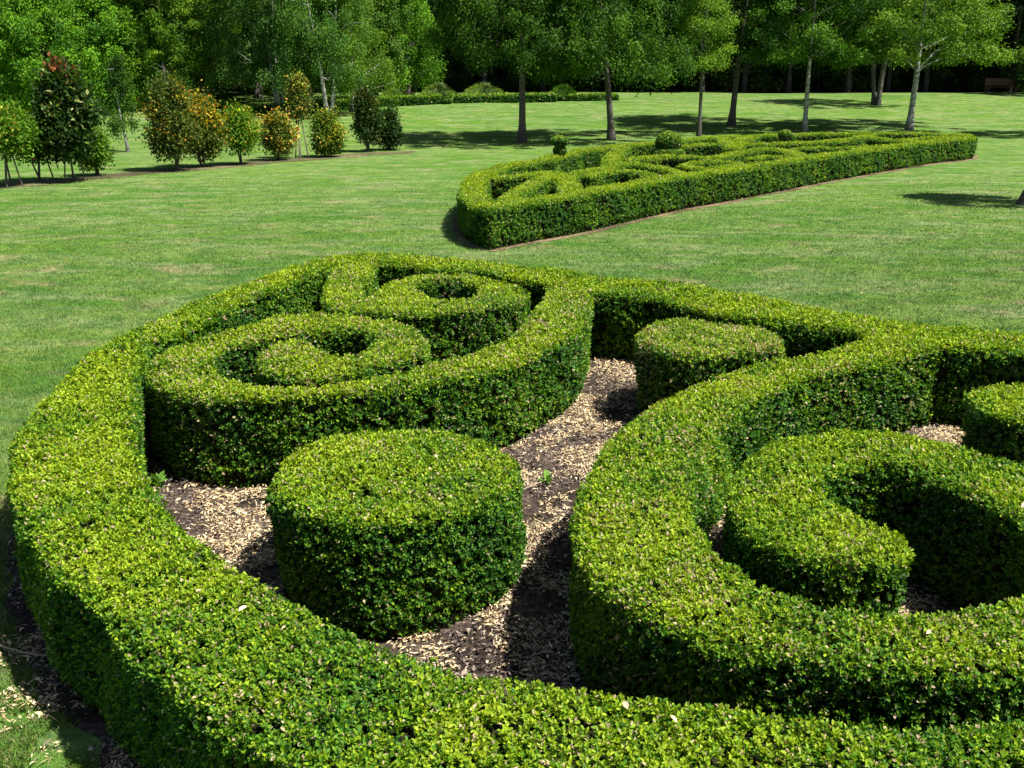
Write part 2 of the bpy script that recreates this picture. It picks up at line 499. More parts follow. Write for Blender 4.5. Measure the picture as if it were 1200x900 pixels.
def build_hedge(root_name, label, f, others_low, others_all, h=HH, seed=0, leaf=.0225, near=5.0, power=.52, dens=3.4, fine_to=7.5, group=None, dead=.045, young_top=.84, cat='hedge', rnd=.05, bboost=1.0):
    """f: Field of this hedge; others_low: fields whose tops win where they overlap; others_all: all neighbours"""
    rng = np.random.default_rng(100 + seed)
    inside = f.d < 0
    ys, xs = np.where(inside)
    X0, X1 = f.x0 + xs.min() * f.h - .1, f.x0 + xs.max() * f.h + .1
    Y0, Y1 = f.y0 + ys.min() * f.h - .1, f.y0 + ys.max() * f.h + .1
    cx, cy = (X0 + X1) / 2, (Y0 + Y1) / 2
    Pl, Al, Nl, Ll, Wl, Cl, Dl = [], [], [], [], [], [], []
    def size_at(x, y):
        d = np.sqrt(x * x + y * y + 2.2 ** 2)
        return leaf * np.maximum(1, d / near) ** power
    def topz(x, y, d):
        e = np.clip(1 + d / rnd, 0, 1)      # 1 at the edge, 0 inside
        return h + .022 * wob(x, y, .7, seed) + .010 * wob(x, y, .17, seed + 1) - rnd * .75 * e ** 2
    # ---- top
    smin = leaf
    dens = dens / KS
    A_box = (X1 - X0) * (Y1 - Y0)
    per = dens / (.40 * smin * smin)
    n = int(A_box * per)
    done = 0
    while done < n:
        m = min(1500000, n - done); done += m
        x = X0 + (X1 - X0) * rng.random(m); y = Y0 + (Y1 - Y0) * rng.random(m)
        s = size_at(x, y)
        keep = rng.random(m) < (smin / s) ** 2
        x, y, s = x[keep], y[keep], s[keep]
        if len(x) == 0: continue
        d = f.at(x, y)
        keep = d < .0
        # out of sight: to the sides or behind the camera
        fr = (np.abs(x) < .53 * y + 1.0) | (rng.random(len(x)) < .2)
        keep &= fr
        for g2 in others_low: keep &= g2.at(x, y) > 0
        x, y, s, d = x[keep], y[keep], s[keep], d[keep]
        k = len(x)
        dep = rng.random(k) ** 1.7 * .038
        z = topz(x, y, d) - dep + .026 * (rng.random(k) < .05) * rng.random(k)
        gx, gy = f.grad(x, y)
        e = np.clip(1 + d / rnd, 0, 1)[:, None] * .8
        SN = unit(np.stack([gx, gy, np.zeros(k)], 1) * e + np.array([0, 0, 1.0]))
        yg = young_top - .13 * np.clip((4.6 - y) / 1.5, 0, 1) + .20 * wob(x, y, .8, seed + 5) + .12 * wob(x, y, .22, seed + 2) - dep * 7 - .25 * e[:, 0]  # deeper leaves tinted older and darker, painting in some inner shade
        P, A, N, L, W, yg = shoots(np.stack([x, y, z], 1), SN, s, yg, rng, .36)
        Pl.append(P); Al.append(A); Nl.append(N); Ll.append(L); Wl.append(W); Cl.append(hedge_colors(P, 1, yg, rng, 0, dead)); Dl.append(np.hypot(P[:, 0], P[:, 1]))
    # ---- sides
    band = .03
    per = dens * (h) / (.40 * smin * smin) / (2 * band)
    n = int(A_box * per)
    done = 0
    while done < n:
        m = min(1500000, n - done); done += m
        x = X0 + (X1 - X0) * rng.random(m); y = Y0 + (Y1 - Y0) * rng.random(m)
        d = f.at(x, y)
        keep = np.abs(d) < band
        x, y, d = x[keep], y[keep], d[keep]
        s = size_at(x, y)
        keep = (rng.random(len(x)) < (smin / s) ** 2) & ((np.abs(x) < .53 * y + 1.0) | (rng.random(len(x)) < .2))
        x, y, d, s = x[keep], y[keep], d[keep], s[keep]
        if len(x) == 0: continue
        gx, gy = f.grad(x, y)
        facing = -(gx * x + gy * y) / np.hypot(x, y)
        keep = (facing > -.15) | (rng.random(len(x)) < .3)
        for g2 in others_all: keep &= g2.at(x, y) > .01
        x, y, d, s, gx, gy = x[keep], y[keep], d[keep], s[keep], gx[keep], gy[keep]
        k = len(x)
        z = rng.random(k) * (h - .02)
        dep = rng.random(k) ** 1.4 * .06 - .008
        und = .045 * np.clip(1 - z / .22, 0, 1) ** 1.5         # pinched foot
        bul = .024 * wob(x * 1.0 + z * .7, y + z, .34, seed + 9) + .016 * wob(x, y, .9, seed)
        off = -d - dep - und + bul - rnd * .35 * np.clip((z - h + rnd) / rnd, 0, 1)
        x = x + gx * off; y = y + gy * off
        ok = rng.random(k) < np.where(z < .10, .45, 1)
        SN = np.stack([gx, gy, np.full(k, .25)], 1)
        yg = .36 + .18 * wob(x, y + z, .5, seed + 6) - dep * 4 + .42 * np.clip((z - h + .09) / .09, 0, 1) * bboost  # sides take the older tint, darkened as painted shade, more so with depth
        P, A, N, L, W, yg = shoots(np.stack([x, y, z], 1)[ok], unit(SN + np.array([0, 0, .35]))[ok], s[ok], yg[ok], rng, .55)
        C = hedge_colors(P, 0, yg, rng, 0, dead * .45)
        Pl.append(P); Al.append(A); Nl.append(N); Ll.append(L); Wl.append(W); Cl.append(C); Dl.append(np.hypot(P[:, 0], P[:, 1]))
    P = np.concatenate(Pl); A = np.concatenate(Al); N = np.concatenate(Nl); L = np.concatenate(Ll); W = np.concatenate(Wl); C = np.concatenate(Cl); D = np.concatenate(Dl)
    root = empty(root_name, (cx, cy, 0))
    tag(root, label, cat, group)
    org = np.array([cx, cy, 0])
    fine = D.min() < fine_to
    lm = leaf_mesh('foliage', P - org, A, N, L, W, C, m_box, fine=fine)
    fo = link_mesh('foliage', lm, root)
    # ---- twiggy core
    st = 2 if f.h < .03 else 1
    dd = f.d[::st, ::st]
    inn = dd < -.055
    XX = f.X[::st, ::st]; YY = f.Y[::st, ::st]
    hs = f.h * st / 2
    jj, ii = np.where(inn)
    zt = topz(XX[jj, ii], YY[jj, ii], np.minimum(dd[jj, ii] + .04, 0)) - .068 - .003 * (seed % 7)
    V = []; F = []
    Zg = np.zeros(inn.shape); Zg[jj, ii] = zt
    x = XX[jj, ii] - cx; y = YY[jj, ii] - cy
    k = len(x)
    top = np.stack([np.stack([x - hs, y - hs, zt], 1), np.stack([x + hs, y - hs, zt], 1), np.stack([x + hs, y + hs, zt], 1), np.stack([x - hs, y + hs, zt], 1)], 1)
    quads = [top]
    pad = np.pad(Zg, 1)
    for dj, di, c1, c2 in ((0, 1, (1, -1), (1, 1)), (0, -1, (-1, 1), (-1, -1)), (1, 0, (1, 1), (-1, 1)), (-1, 0, (-1, -1), (1, -1))):
        nb = pad[jj + 1 + dj, ii + 1 + di]
        s_ = nb < zt - 1e-6
        xa = x[s_]; ya = y[s_]; za = zt[s_]; zb = nb[s_]
        q = np.stack([np.stack([xa + c1[0] * hs, ya + c1[1] * hs, zb], 1), np.stack([xa + c2[0] * hs, ya + c2[1] * hs, zb], 1),
                      np.stack([xa + c2[0] * hs, ya + c2[1] * hs, za], 1), np.stack([xa + c1[0] * hs, ya + c1[1] * hs, za], 1)], 1)
        quads.append(q)
    Q = np.concatenate(quads)
    me = np_mesh('branches', Q.reshape(-1, 3), np.arange(len(Q) * 4), np.full(len(Q), 4), m_core)
    link_mesh('branches', me, root)
    print(root_name, 'leaves', len(P), 'fine', fine)
    return root

build_hedge('box_hedge', 'big clipped box hedge sweeping round the front knot along bottom and left edge', f_outer, [], [f_lobe, f_ring, f_right], seed=0)
build_hedge('box_hedge', 'box hedge rolled into a snail spiral, behind the largest drum-shaped bush', f_lobe, [f_outer], [f_outer], seed=1, dead=.12)
build_hedge('box_hedge', 'box hedge curled into a ring with dark hole, back of the front knot', f_ring, [f_outer], [f_outer], seed=2, dead=.08)
build_hedge('box_hedge', 'wide C-shaped box hedge on the right, wrapped around the small hooked curl', f_right, [f_outer], [f_outer, f_curl], seed=3, dead=.085)
build_hedge('box_hedge', 'hooked curl of box hedge with rounded tip, inside the wide C-shaped hedge', f_curl, [f_right], [f_right], seed=4)
build_hedge('round_box_bush', 'largest drum-shaped clipped box bush, on straw mulch inside the big sweeping hedge', f_d1, [], [], seed=5, group='drum-shaped box bushes', cat='bush', dead=.06)
build_hedge('round_box_bush', 'smaller drum-shaped box bush between spiral hedge and C-shaped hedge, by the dark corner', f_d2, [], [], seed=6, group='drum-shaped box bushes', cat='bush', dead=.18, young_top=.68)
build_hedge('round_box_bush', 'drum-shaped box bush cut off by the right edge, behind the hooked curl', f_d3, [], [], seed=7, group='drum-shaped box bushes', cat='bush')

# ------------------------------------------------------------------ mulch bed, straw, chips
def offset_loop(lp, d):
    lp = np.asarray(lp)
    t = np.roll(lp, -1, 0) - np.roll(lp, 1, 0)
    t /= np.maximum(np.linalg.norm(t, axis=1, keepdims=True), 1e-9)
    n = np.stack([t[:, 1], -t[:, 0]], 1)
    area = .5 * np.sum(lp[:, 0] * np.roll(lp[:, 1], -1) - np.roll(lp[:, 0], -1) * lp[:, 1])
    if area < 0: n = -n
    return lp + n * d

def flat_poly(name, lp, z, mat):
    vs = [Vector((p[0], p[1], z)) for p in lp]
    tris = geometry.tessellate_polygon([vs])
    me = bpy.data.meshes.new(name)
    fs = []
    for t in tris:
        a, b_, c_ = (vs[i] for i in t)
        fs.append(t if (b_ - a).cross(c_ - a).z > 0 else (t[0], t[2], t[1]))
    me.from_pydata([tuple(v) for v in vs], [], fs)
    me.materials.append(mat)
    return me

lp1 = chaikin(plan(OUT_OUTER), 2)
wv = .07 * wob(lp1[:, 0], lp1[:, 1], .4)
lp1b = lp1.copy()
for i_ in range(len(lp1)): pass
lp1b = offset_loop(lp1, (.10 + wv)[:, None] * np.ones((1, 2)))
tag(link_mesh('mulch_bed', flat_poly('mulch_bed', lp1b, .008, m_mulch)), kind='structure')

f_bed = G1.with_d(sdf_loops(G1.X, G1.Y, [lp1]))
def chips(name, n, seed, where, label, L0, L1, W0, W1, cols, tilt=.3, z0=.012, zs=.03):
    rng = np.random.default_rng(seed)
    x = rng.uniform(-5.3, 7.0, n); y = rng.uniform(2.4, 11.5, n)
    k = where(x, y, rng) & (f_all1.at(x, y) > -.02)
    x, y = x[k], y[k]
    m = len(x)
    a = rng.uniform(0, 2 * math.pi, m)
    A = np.stack([np.cos(a), np.sin(a), tilt * rng.standard_normal(m)], 1)
    N = np.stack([.5 * rng.standard_normal(m), .5 * rng.standard_normal(m), np.ones(m)], 1)
    P = np.stack([x, y, z0 + zs * rng.random(m)], 1)
    ci = rng.choice(len(cols), m, p=[c_[3] for c_ in cols])
    C = np.array([c_[:3] for c_ in cols])[ci] * (.7 + .6 * rng.random(m))[:, None]
    sz = np.exp(.55 * rng.standard_normal(m)).clip(.3, 1.6)
    me = leaf_mesh(name, P, A, N, rng.uniform(L0, L1, m) * sz, rng.uniform(W0, W1, m) * np.sqrt(sz) * np.where(rng.random(m) < .2, 2.2, 1), C, m_chip, fold=.35)
    return tag(link_mesh(name, me), label, None, kind='stuff')

def in_bed(x, y, rng):
    pat = wob(x, y, .5, 2) + .6 * wob(x, y, .17, 5) - .8 * np.exp(-((x - .18) ** 2 / .18 + (y - 5.95) ** 2 / .06))
    lowleft = (x < -1.2) & (y < 5.0)
    db = f_bed.at(x, y)
    inside = db < 0
    outside = (db >= 0) & (rng.random(len(x)) < np.where(lowleft, .75, .3) * np.exp(-np.maximum(db, 0) / np.where(lowleft, .30, .05)))
    return (inside & (rng.random(len(x)) < np.clip(.52 + 1.5 * pat, .03, 1))) | (outside & (wob(x, y, .3, 8) > .0))
chips('straw_mulch', 900000, 21, in_bed, 'pale straw and chips strewn over the beds of the front knot', .012, .045, .003, .009,
      [(.60, .46, .25, .42), (.72, .60, .38, .24), (.42, .28, .16, .20), (.13, .10, .075, .14)])
chips('bark_chips', 200000, 22, lambda x, y, r: (f_bed.at(x, y) < .12) & (wob(x, y, .55, 2) < .35), 'dark grey bark chips lying between the straw', .015, .035, .006, .012,
      [(.06, .045, .038, .45), (.16, .125, .105, .30), (.34, .27, .21, .25)], tilt=.15)

# twigs lying on the mulch
def tube_mesh(name, paths, mat, sides=7):
    """paths: list of (points Nx3, radii N)"""
    V = []; F = []; S = []
    base = 0
    for pts, rad in paths:
        pts = np.asarray(pts, float); rad = np.asarray(rad, float)
        n = len(pts)
        T = np.gradient(pts, axis=0); T = unit(T)
        ref = np.array([0.13, 1.0, 0.07]) if abs(T[0][2]) > .7 else np.array([0, 0, 1.0])
        U = unit(np.cross(T, ref)); W_ = np.cross(T, U)
        a = np.arange(sides) * 2 * math.pi / sides
        ring = pts[:, None] + (U[:, None] * np.cos(a)[None, :, None] + W_[:, None] * np.sin(a)[None, :, None]) * rad[:, None, None]
        V.append(ring.reshape(-1, 3))
        i, j = np.meshgrid(np.arange(sides), np.arange(n - 1))
        i2 = (i + 1) % sides
        q = np.stack([base + j * sides + i, base + j * sides + i2, base + (j + 1) * sides + i2, base + (j + 1) * sides + i], -1).reshape(-1, 4)
        F.append(q.ravel()); S.append(np.full(len(q), 4))
        F.append(base + (n - 1) * sides + np.arange(sides)); S.append(np.array([sides]))
        base += n * sides
    return np_mesh(name, np.concatenate(V), np.concatenate(F), np.concatenate(S), mat, smooth=True)

# fallen leaves on top of the hedges and weeds at their feet
rngf = np.random.default_rng(5)
FALL = [(290,716,.05),(1012,345,.05),(765,300,0),(735,838,.05),(1196,600,.06),(510,537,.04),(785,845,.035),(560,830,.035),(1090,745,.035),(700,352,.04),(690,342,.04),(230,700,.035)]
pts = []
for px_, py_, s_ in FALL:
    if s_: pts.append((*on_plane(px_, py_, HH), s_))
n_ = len(pts)
P = np.array([(a, b_, HH + .025) for a, b_, c_ in pts])
A = np.stack([rngf.standard_normal(n_), rngf.standard_normal(n_), .3 * rngf.standard_normal(n_)], 1)
N = np.stack([.4 * rngf.standard_normal(n_), .4 * rngf.standard_normal(n_), np.ones(n_)], 1)
C = np.array([[.55, .38, .25]]) * rngf.uniform(.8, 1.3, (n_, 1))
me = leaf_mesh('fallen_leaves', P, A, N, np.array([c_ for *_, c_ in pts]), np.array([c_ * .5 for *_, c_ in pts]), C, m_chip, fine=True)
tag(link_mesh('fallen_leaves', me), 'pale dry leaves lying scattered on the hedge tops', None, kind='stuff')

# ------------------------------------------------------------------ grass blades on the near lawn
def blades(n, x0, x1, y0, y1, seed, hmin, hmax, wid, keepf):
    rng = np.random.default_rng(seed)
    u = rng.random(n)
    y = y0 * (y1 / y0) ** u
    x = rng.uniform(-1, 1, n) * (.56 * y + 1.0)
    k = keepf(x, y, rng) & (x > x0) & (x < x1) & (rng.random(n) < np.clip((34 - y) / 18, 0, 1))
    x, y = x[k], y[k]
    m = len(x)
    s = np.maximum(1, y / 6.0)
    a = rng.uniform(0, 2 * math.pi, m)
    hgt = rng.uniform(hmin, hmax, m) * (1 + .3 * wob(x, y, .4)) * .85
    V = np.empty((m, 3, 3), np.float32)
    W = wid * s ** .62
    V[:, 0] = np.stack([x - np.cos(a) * W, y - np.sin(a) * W, np.zeros(m)], 1)
    V[:, 1] = np.stack([x + np.cos(a) * W, y + np.sin(a) * W, np.zeros(m)], 1)
    l = rng.standard_normal((m, 2)) * hgt[:, None] * .55
    V[:, 2] = np.stack([x + l[:, 0], y + l[:, 1], hgt], 1)
    C = np.ones((m, 3)) * rng.uniform(.72, 1.25, (m, 1)) * (1 + np.array([[.10, 0, .1]]) * rng.standard_normal((m, 1)))
    dry = rng.random(m) < .06
    C[dry] *= np.array([2.2, 1.2, 1.8])
    return np_mesh('lawn_blades', V.reshape(-1, 3), np.arange(3 * m), np.full(m, 3), m_blade, C.clip(.2, 3))
def lawn_keep(x, y, rng):
    d = np.where((x > G1.x0) & (x < G1.x1) & (y > G1.y0) & (y < G1.y1), f_bed.at(x, y), 1)
    lim = .08 + .10 * wob(x, y, .25, 4) + np.where((x < -1.2) & (y < 4.6), (.30 + .35 * wob(x, y, .30, 6)) * (rng.random(len(x)) < .8), 0)
    return d > lim
me = blades(1700000, -20, 20, 2.6, 34, 31, .018, .045, .0020, lawn_keep)
tag(link_mesh('lawn_grass_blades', me), 'short mown grass blades of the lawn around the hedges', None, kind='stuff')

def tufts(n, seed):
    rng = np.random.default_rng(seed)
    x = rng.uniform(-3.6, -1.0, n); y = rng.uniform(2.5, 5.2, n)
    d = f_bed.at(x, y)
    k = (d > .10) & (wob(x, y, .22, 12) + .5 * wob(x, y, .09, 3) > -.25 + .5 * (d < .35))
    x, y = x[k], y[k]; m = len(x)
    a = rng.uniform(0, 6.28, m); h_ = rng.uniform(.015, .045, m); W = rng.uniform(.0018, .0035, m)
    l = rng.standard_normal((m, 2)) * h_[:, None] * .7
    s_ = np.stack([np.cos(a), np.sin(a), np.zeros(m)], 1) * W[:, None]
    b0 = np.stack([x, y, np.full(m, .0)], 1)
    mid = b0 + np.stack([l[:, 0] * .4, l[:, 1] * .4, h_ * .65], 1)
    tip = b0 + np.stack([l[:, 0], l[:, 1], h_], 1)
    V = np.stack([b0 - s_, b0 + s_, mid + s_ * .8, tip, mid - s_ * .8], 1)
    C = np.array([.075, .19, .025]) + (np.array([.21, .33, .06]) - np.array([.075, .19, .025])) * rng.random((m, 1))
    C[rng.random(m) < .1] = (.36, .30, .16)
    return np_mesh('grass_tufts', V.reshape(-1, 3), np.arange(5 * m), np.full(m, 5), m_leaf, C)
tag(link_mesh('grass_tufts', tufts(110000, 77)), 'coarse grass tufts on worn ground at the lower left', None, kind='stuff')

# ------------------------------------------------------------------ back parterre
OUT2 = [(537,221),(540,212),(550,203),(563,198),(580,193),(597,190),(623,186),(642,182),(672,175),(697,172),(730,168),(769,165),(796,163),(833,160),(880,158),(915,157),(947,156),(1000,155),(1050,155),(1100,156),(1135,157),(1145,159),(1143,162),(1100,165),(1070,169),(1040,173),(1010,177),(980,181),(940,187),(900,193),(847,201),(807,206),(767,213),(727,220),(697,226),(663,231),(630,235),(597,240),(580,243),(575,243.5),(571,243),(552,238),(539,231)]
G2 = Field(-2.5, 20.5, 16.5, 43.5, 0.05)
lp2 = chaikin(plan(OUT2), 1)
d_o2 = sdf_loops(G2.X, G2.Y, [lp2])
f2_out = G2.with_d(np.maximum(d_o2, -(d_o2 + .56)))
def rib(px_pts, w):
    return sdf_ribbon(G2.X, G2.Y, chaikin_open(plan(px_pts), 2), w)
IN2 = [
 ('box_hedge', 'teardrop loop of low hedge round the dark pit, left end of far knot', [rib([(574,205),(600,205),(632,202),(650,199),(640,206),(620,214),(603,224),(592,233)], 0.208), rib([(650,200),(664,207),(668,216),(672,224)], 0.256)]),
 ('box_hedge', 'wavy clipped hedge running right from the two-tier topiary of the far knot', [rib([(664,205),(690,198),(718,193),(742,190),(765,193),(785,198),(800,203)], 0.216), rib([(718,193),(716,184),(722,178),(730,172)], 0.264)]),
 ('box_hedge', 'short curved hedge tucked behind the long front hedge of the far knot, left part', [rib([(690,205),(712,200),(735,199),(760,203),(770,207)], 0.176)]),
 ('box_hedge', 'S-curved hedge in the middle of the far knot, in front of the green ball', [rib([(738,185),(760,182),(790,181),(818,183),(842,182),(862,178),(880,174),(903,172),(922,175),(935,179),(945,184)], 0.240)]),
 ('box_hedge', 'narrow leaf-shaped hedge loop lying beside the front hedge of the far knot', [rib([(800,192),(825,188),(852,188),(872,191),(850,195),(822,195),(800,192)], 0.160)]),
 ('box_hedge', 'squared bracket of dark-sided hedge right of the green ball in the far knot', [rib([(795,170),(820,169),(846,169),(852,165),(848,161)], 0.240)]),
 ('box_hedge', 'straight inner hedge along the back of the far knot, in front of the small ball', [rib([(870,168),(905,167),(945,166),(975,164),(1000,161),(1020,157)], 0.240)]),
 ('box_hedge', 'short hedge finger pointing left in the right half of the far knot', [rib([(880,184),(900,182),(925,183)], 0.192)]),
 ('box_hedge', 'long tapering inner hedge in the right half of the far knot', [rib([(922,174),(960,172),(1000,173),(1030,171)], 0.192)]),
 ('box_hedge', 'diagonal hedge closing the right point of the far knot', [rib([(1012,157),(1030,161),(1050,164),(1072,164)], 0.208), rib([(1050,164),(1085,160),(1120,159)], 0.176)]),
 ('box_hedge', 'pale inner hedge joining the back hedge near the small ball', [rib([(860,172),(862,167),(872,162),(880,159)], 0.320)]),
]
build_hedge('box_hedge', 'long low boat-shaped box hedge enclosing the far knot on the lawn', f2_out, [], [], seed=20, leaf=.040, near=19, dens=2.3, fine_to=0, dead=.03, young_top=.95, bboost=1.0, rnd=.09)
prev = [f2_out]
for q, (nm, lb, ds) in enumerate(IN2):
    d_ = np.minimum.reduce(ds)
    d_ = np.maximum(d_, d_o2 + .02)
    f_ = G2.with_d(d_)
    build_hedge(nm, lb, f_, list(prev), list(prev), seed=21 + q, leaf=.040, near=19, dens=2.2, fine_to=0, dead=.03, h=HH - .02 + .012 * (q % 3), young_top=.92, group='inner hedges of the far knot', rnd=.09)
    prev.append(f_)
lp2b = offset_loop(lp2, np.full((len(lp2), 2), .13) + .05 * wob(lp2[:, 0], lp2[:, 1], .8)[:, None])
tag(link_mesh('soil_bed', flat_poly('soil_bed', lp2b, .008, m_soil)), kind='structure')

# ---- clipped balls
def ball_leaves(c, r, zs, n, s, rng, young=.7):
    v = unit(rng.standard_normal((n, 3)))
    rr = 1 - rng.random(n) ** 1.6 * .22
    P = c + v * np.array([r, r, r * zs]) * rr[:, None]
    A = unit(v * .6 + rng.standard_normal((n, 3)) * .7)
    N = unit(v + rng.standard_normal((n, 3)) * .5)
    L = s * rng.uniform(.7, 1.3, n)
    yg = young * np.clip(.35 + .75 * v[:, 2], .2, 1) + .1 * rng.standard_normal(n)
    return P - A * (L * .5)[:, None], A, N, L, L * .55, hedge_colors(P, 1, yg, rng, 0, .03)
def core_ball(c, r, zs):
    V = []; F = []; a = 12; b_ = 7
    for j in range(b_ + 1):
        th = math.pi * j / b_
        for i in range(a):
            ph = 2 * math.pi * i / a
            V.append((c[0] + r * math.sin(th) * math.cos(ph), c[1] + r * math.sin(th) * math.sin(ph), c[2] + r * zs * math.cos(th)))
    for j in range(b_):
        for i in range(a):
            F.append((j * a + i, (j + 1) * a + i, (j + 1) * a + (i + 1) % a, j * a + (i + 1) % a))
    return V, F
def topiary(label, px_, py_, tiers, seed):
    """tiers: (radius, height of centre above ground, squash); px, py aim at the point where the stem meets the hedge top"""
    rng = np.random.default_rng(seed)
    x, y = on_plane(px_, py_, HH)
    root = tag(empty('topiary_bush', (x, y, 0)), label, 'topiary', 'clipped topiary balls in the far knot')
    link_mesh('stem', tube_mesh('stem', [([(0, 0, 0), (.01, 0, .8), (0, 0, tiers[-1][1])], [.05, .045, .03])], m_graybark), root)
    for r, z, sq in tiers:
        P, A, N, L, W, C = ball_leaves(np.array([0, 0, z]), r, sq, int(5200 * (r / .35) ** 2), .055, rng)
        lm = leaf_mesh('ball', P, A, N, L, W, C, m_box)
        bl = link_mesh('ball', lm, root)
        V, F = core_ball((0, 0, z), r * .82, sq)
        me = bpy.data.meshes.new('inner_twigs'); me.from_pydata(V, [], F); me.materials.append(m_core)
        link_mesh('inner_twigs', me, bl)
topiary('two-tier topiary with a green cushion on a dark lower ball, left end of far knot', 656, 182, [(.19, .88, .8), (.26, 1.14, .58)], 51)
topiary('largest clipped green ball, standing in the middle of the far knot', 783, 178, [(.38, 1.02, .84), (.50, .72, .35)], 52)
topiary('smallest clipped ball, on the back hedge of the far knot', 920, 163, [(.25, .88, .75)], 53)

# ------------------------------------------------------------------ trees
def limb_path(p0, p1, bend, rng, n=6):
    t = np.linspace(0, 1, n)[:, None]
    p0 = np.array(p0, float); p1 = np.array(p1, float)
    off = rng.standard_normal(3) * bend
    return p0 + (p1 - p0) * t + off * (np.sin(t * math.pi)) + rng.standard_normal((n, 3)) * bend * .12 * (t * (1 - t) * 4)

def make_tree_meshes(seed, height, crown_lo, crown_r, trunk_r, lean=(0, 0), stems=1, n_limbs=26, n_clump=90, per=230, leafsize=.075, clump_r=.55, cols=((.035, .10, .015), (.10, .22, .02)), droop=.0, top_taper=.8, yellow=0.0, flat=.75, fork=0.0):
    rng = np.random.default_rng(seed)
    paths = []; tops = []
    for s_ in range(stems):
        a = 2 * math.pi * s_ / max(stems, 1) + .6
        sp = .12 * (stems > 1)
        top = np.array([lean[0] + (.55 * math.cos(a) if stems > 1 else 0) * height * .22, lean[1] + (.55 * math.sin(a) if stems > 1 else 0) * height * .22, height * (.9 if stems > 1 else .95)])
        n = 12
        t = np.linspace(0, 1, n)
        base = np.array([sp * math.cos(a), sp * math.sin(a), -.1])
        pts = base + (top - base) * t[:, None]
        pts[:, 0] += .12 * np.sin(t * 5 + seed) * t; pts[:, 1] += .12 * np.cos(t * 4 + seed) * t
        rad = trunk_r * (.75 if stems > 1 else 1) * (1 - .88 * t) ** .9 * (1 + .55 * np.exp(-t * height / .22)) * (1 - .55 * np.clip((t * height - crown_lo - .2) / 1.2, 0, 1))
        paths.append((pts, rad)); tops.append(pts)
    clumps = []
    ch = height - crown_lo
    for k in range(n_clump):
        u = rng.random() ** 1.25
        z = crown_lo + ch * u
        prof = (math.sin(math.pi * min(1, (.30 + .68 * u)) ** .85)) * (1 - (1 - top_taper) * u)
        R = crown_r * max(.18, prof) * math.sqrt(rng.uniform(.12, 1.0)) * rng.uniform(.8, 1.12)
        a = rng.uniform(0, 2 * math.pi)
        ax = tops[rng.integers(len(tops))]
        i = min(len(ax) - 1, int(np.searchsorted(ax[:, 2], z)))
        c_ = np.array([ax[i][0] + R * math.cos(a), ax[i][1] + R * math.sin(a), z])
        clumps.append((c_, ax, R))
    order = rng.permutation(len(clumps))
    for q in order[:n_limbs]:
        c_, ax, R = clumps[q]
        zs = max(crown_lo * .75, c_[2] - R * .75)
        i = min(len(ax) - 2, int(np.searchsorted(ax[:, 2], zs)))
        st = ax[i]
        pth = limb_path(st, c_, .18, rng, 6)
        r0 = max(.010, min(trunk_r * .17, trunk_r * .22 * (1 - c_[2] / height * .8)))
        paths.append((pth, np.linspace(r0, .005, 6)))
    P = []; C = []; VV = []
    lo = np.array(cols[0]); hi = np.array(cols[1])
    for c_, ax, R in clumps:
        m = int(per * 1.45 * rng.uniform(.6, 1.3))
        rr = clump_r * rng.uniform(.65, 1.25)
        g_ = rng.standard_normal((m, 3)) * np.array([rr, rr, rr * flat]) * .36
        if droop: g_[:, 2] -= droop * np.abs(rng.standard_normal(m)) * rr * 1.3
        P.append(c_ + g_); VV.append(unit(g_ + 1e-3))
        t = np.clip(rng.random(m) * .7 + rng.uniform(-.35, .5), 0, 1)
        col = lo + (hi - lo) * t[:, None]
        yl = (rng.random(m) < yellow)
        col[yl] = np.array([.55, .36, .03]) * rng.uniform(.6, 1.2, (yl.sum(), 1))
        C.append(col)
    P = np.concatenate(P); C = np.concatenate(C).clip(.003, .8); VV = np.concatenate(VV)
    m = len(P)
    A = unit(rng.standard_normal((m, 3)) * .8 + VV * .5 + np.array([0, 0, -.35 - droop]))
    N = unit(rng.standard_normal((m, 3)) * .55 + VV * .6 + np.array([0, 0, .5]))
    L = leafsize * rng.uniform(.7, 1.35, m)
    crown = leaf_mesh('crown', P, A, N, L, L * rng.uniform(.5, .8, m), C, m_leaf)
    return paths, crown

def place_tree(name, label, px_, py_, spec, bark, group=None, cat='tree', loc=None, scale=1.0, rz=0.0, lm=None):
    x, y, z = loc if loc else on_ground(px_, py_)
    root = tag(empty(name, (x, y, z), rz), label, cat, group)
    paths, crown = make_tree_meshes(**spec)
    link_mesh('trunk', tube_mesh('trunk', paths, bark), root)
    if lm: crown.materials[0] = lm
    link_mesh('crown', crown, root)
    root.scale = (scale,) * 3
    return root

def copy_tree(src, label, x, y, z, rz, sc, group=None):
    r = src.copy(); COL.objects.link(r)
    r.location = (x, y, z); r.rotation_euler = (0, 0, rz); r.scale = (sc[0], sc[0], sc[1])
    r['label'] = label
    if group: r['group'] = group
    for ch in list(src.children):
        c_ = ch.copy(); COL.objects.link(c_); c_.parent = r
        c_.matrix_parent_inverse = ch.matrix_parent_inverse.copy()
    return r

GREEN = ((.030, .085, .008), (.19, .34, .020))
MIDG = ((.012, .042, .005), (.09, .19, .014))
DARK = ((.007, .022, .005), (.026, .060, .012))
BRIGHT = ((.035, .12, .008), (.20, .42, .022))
LIME = ((.07, .16, .014), (.25, .40, .03))

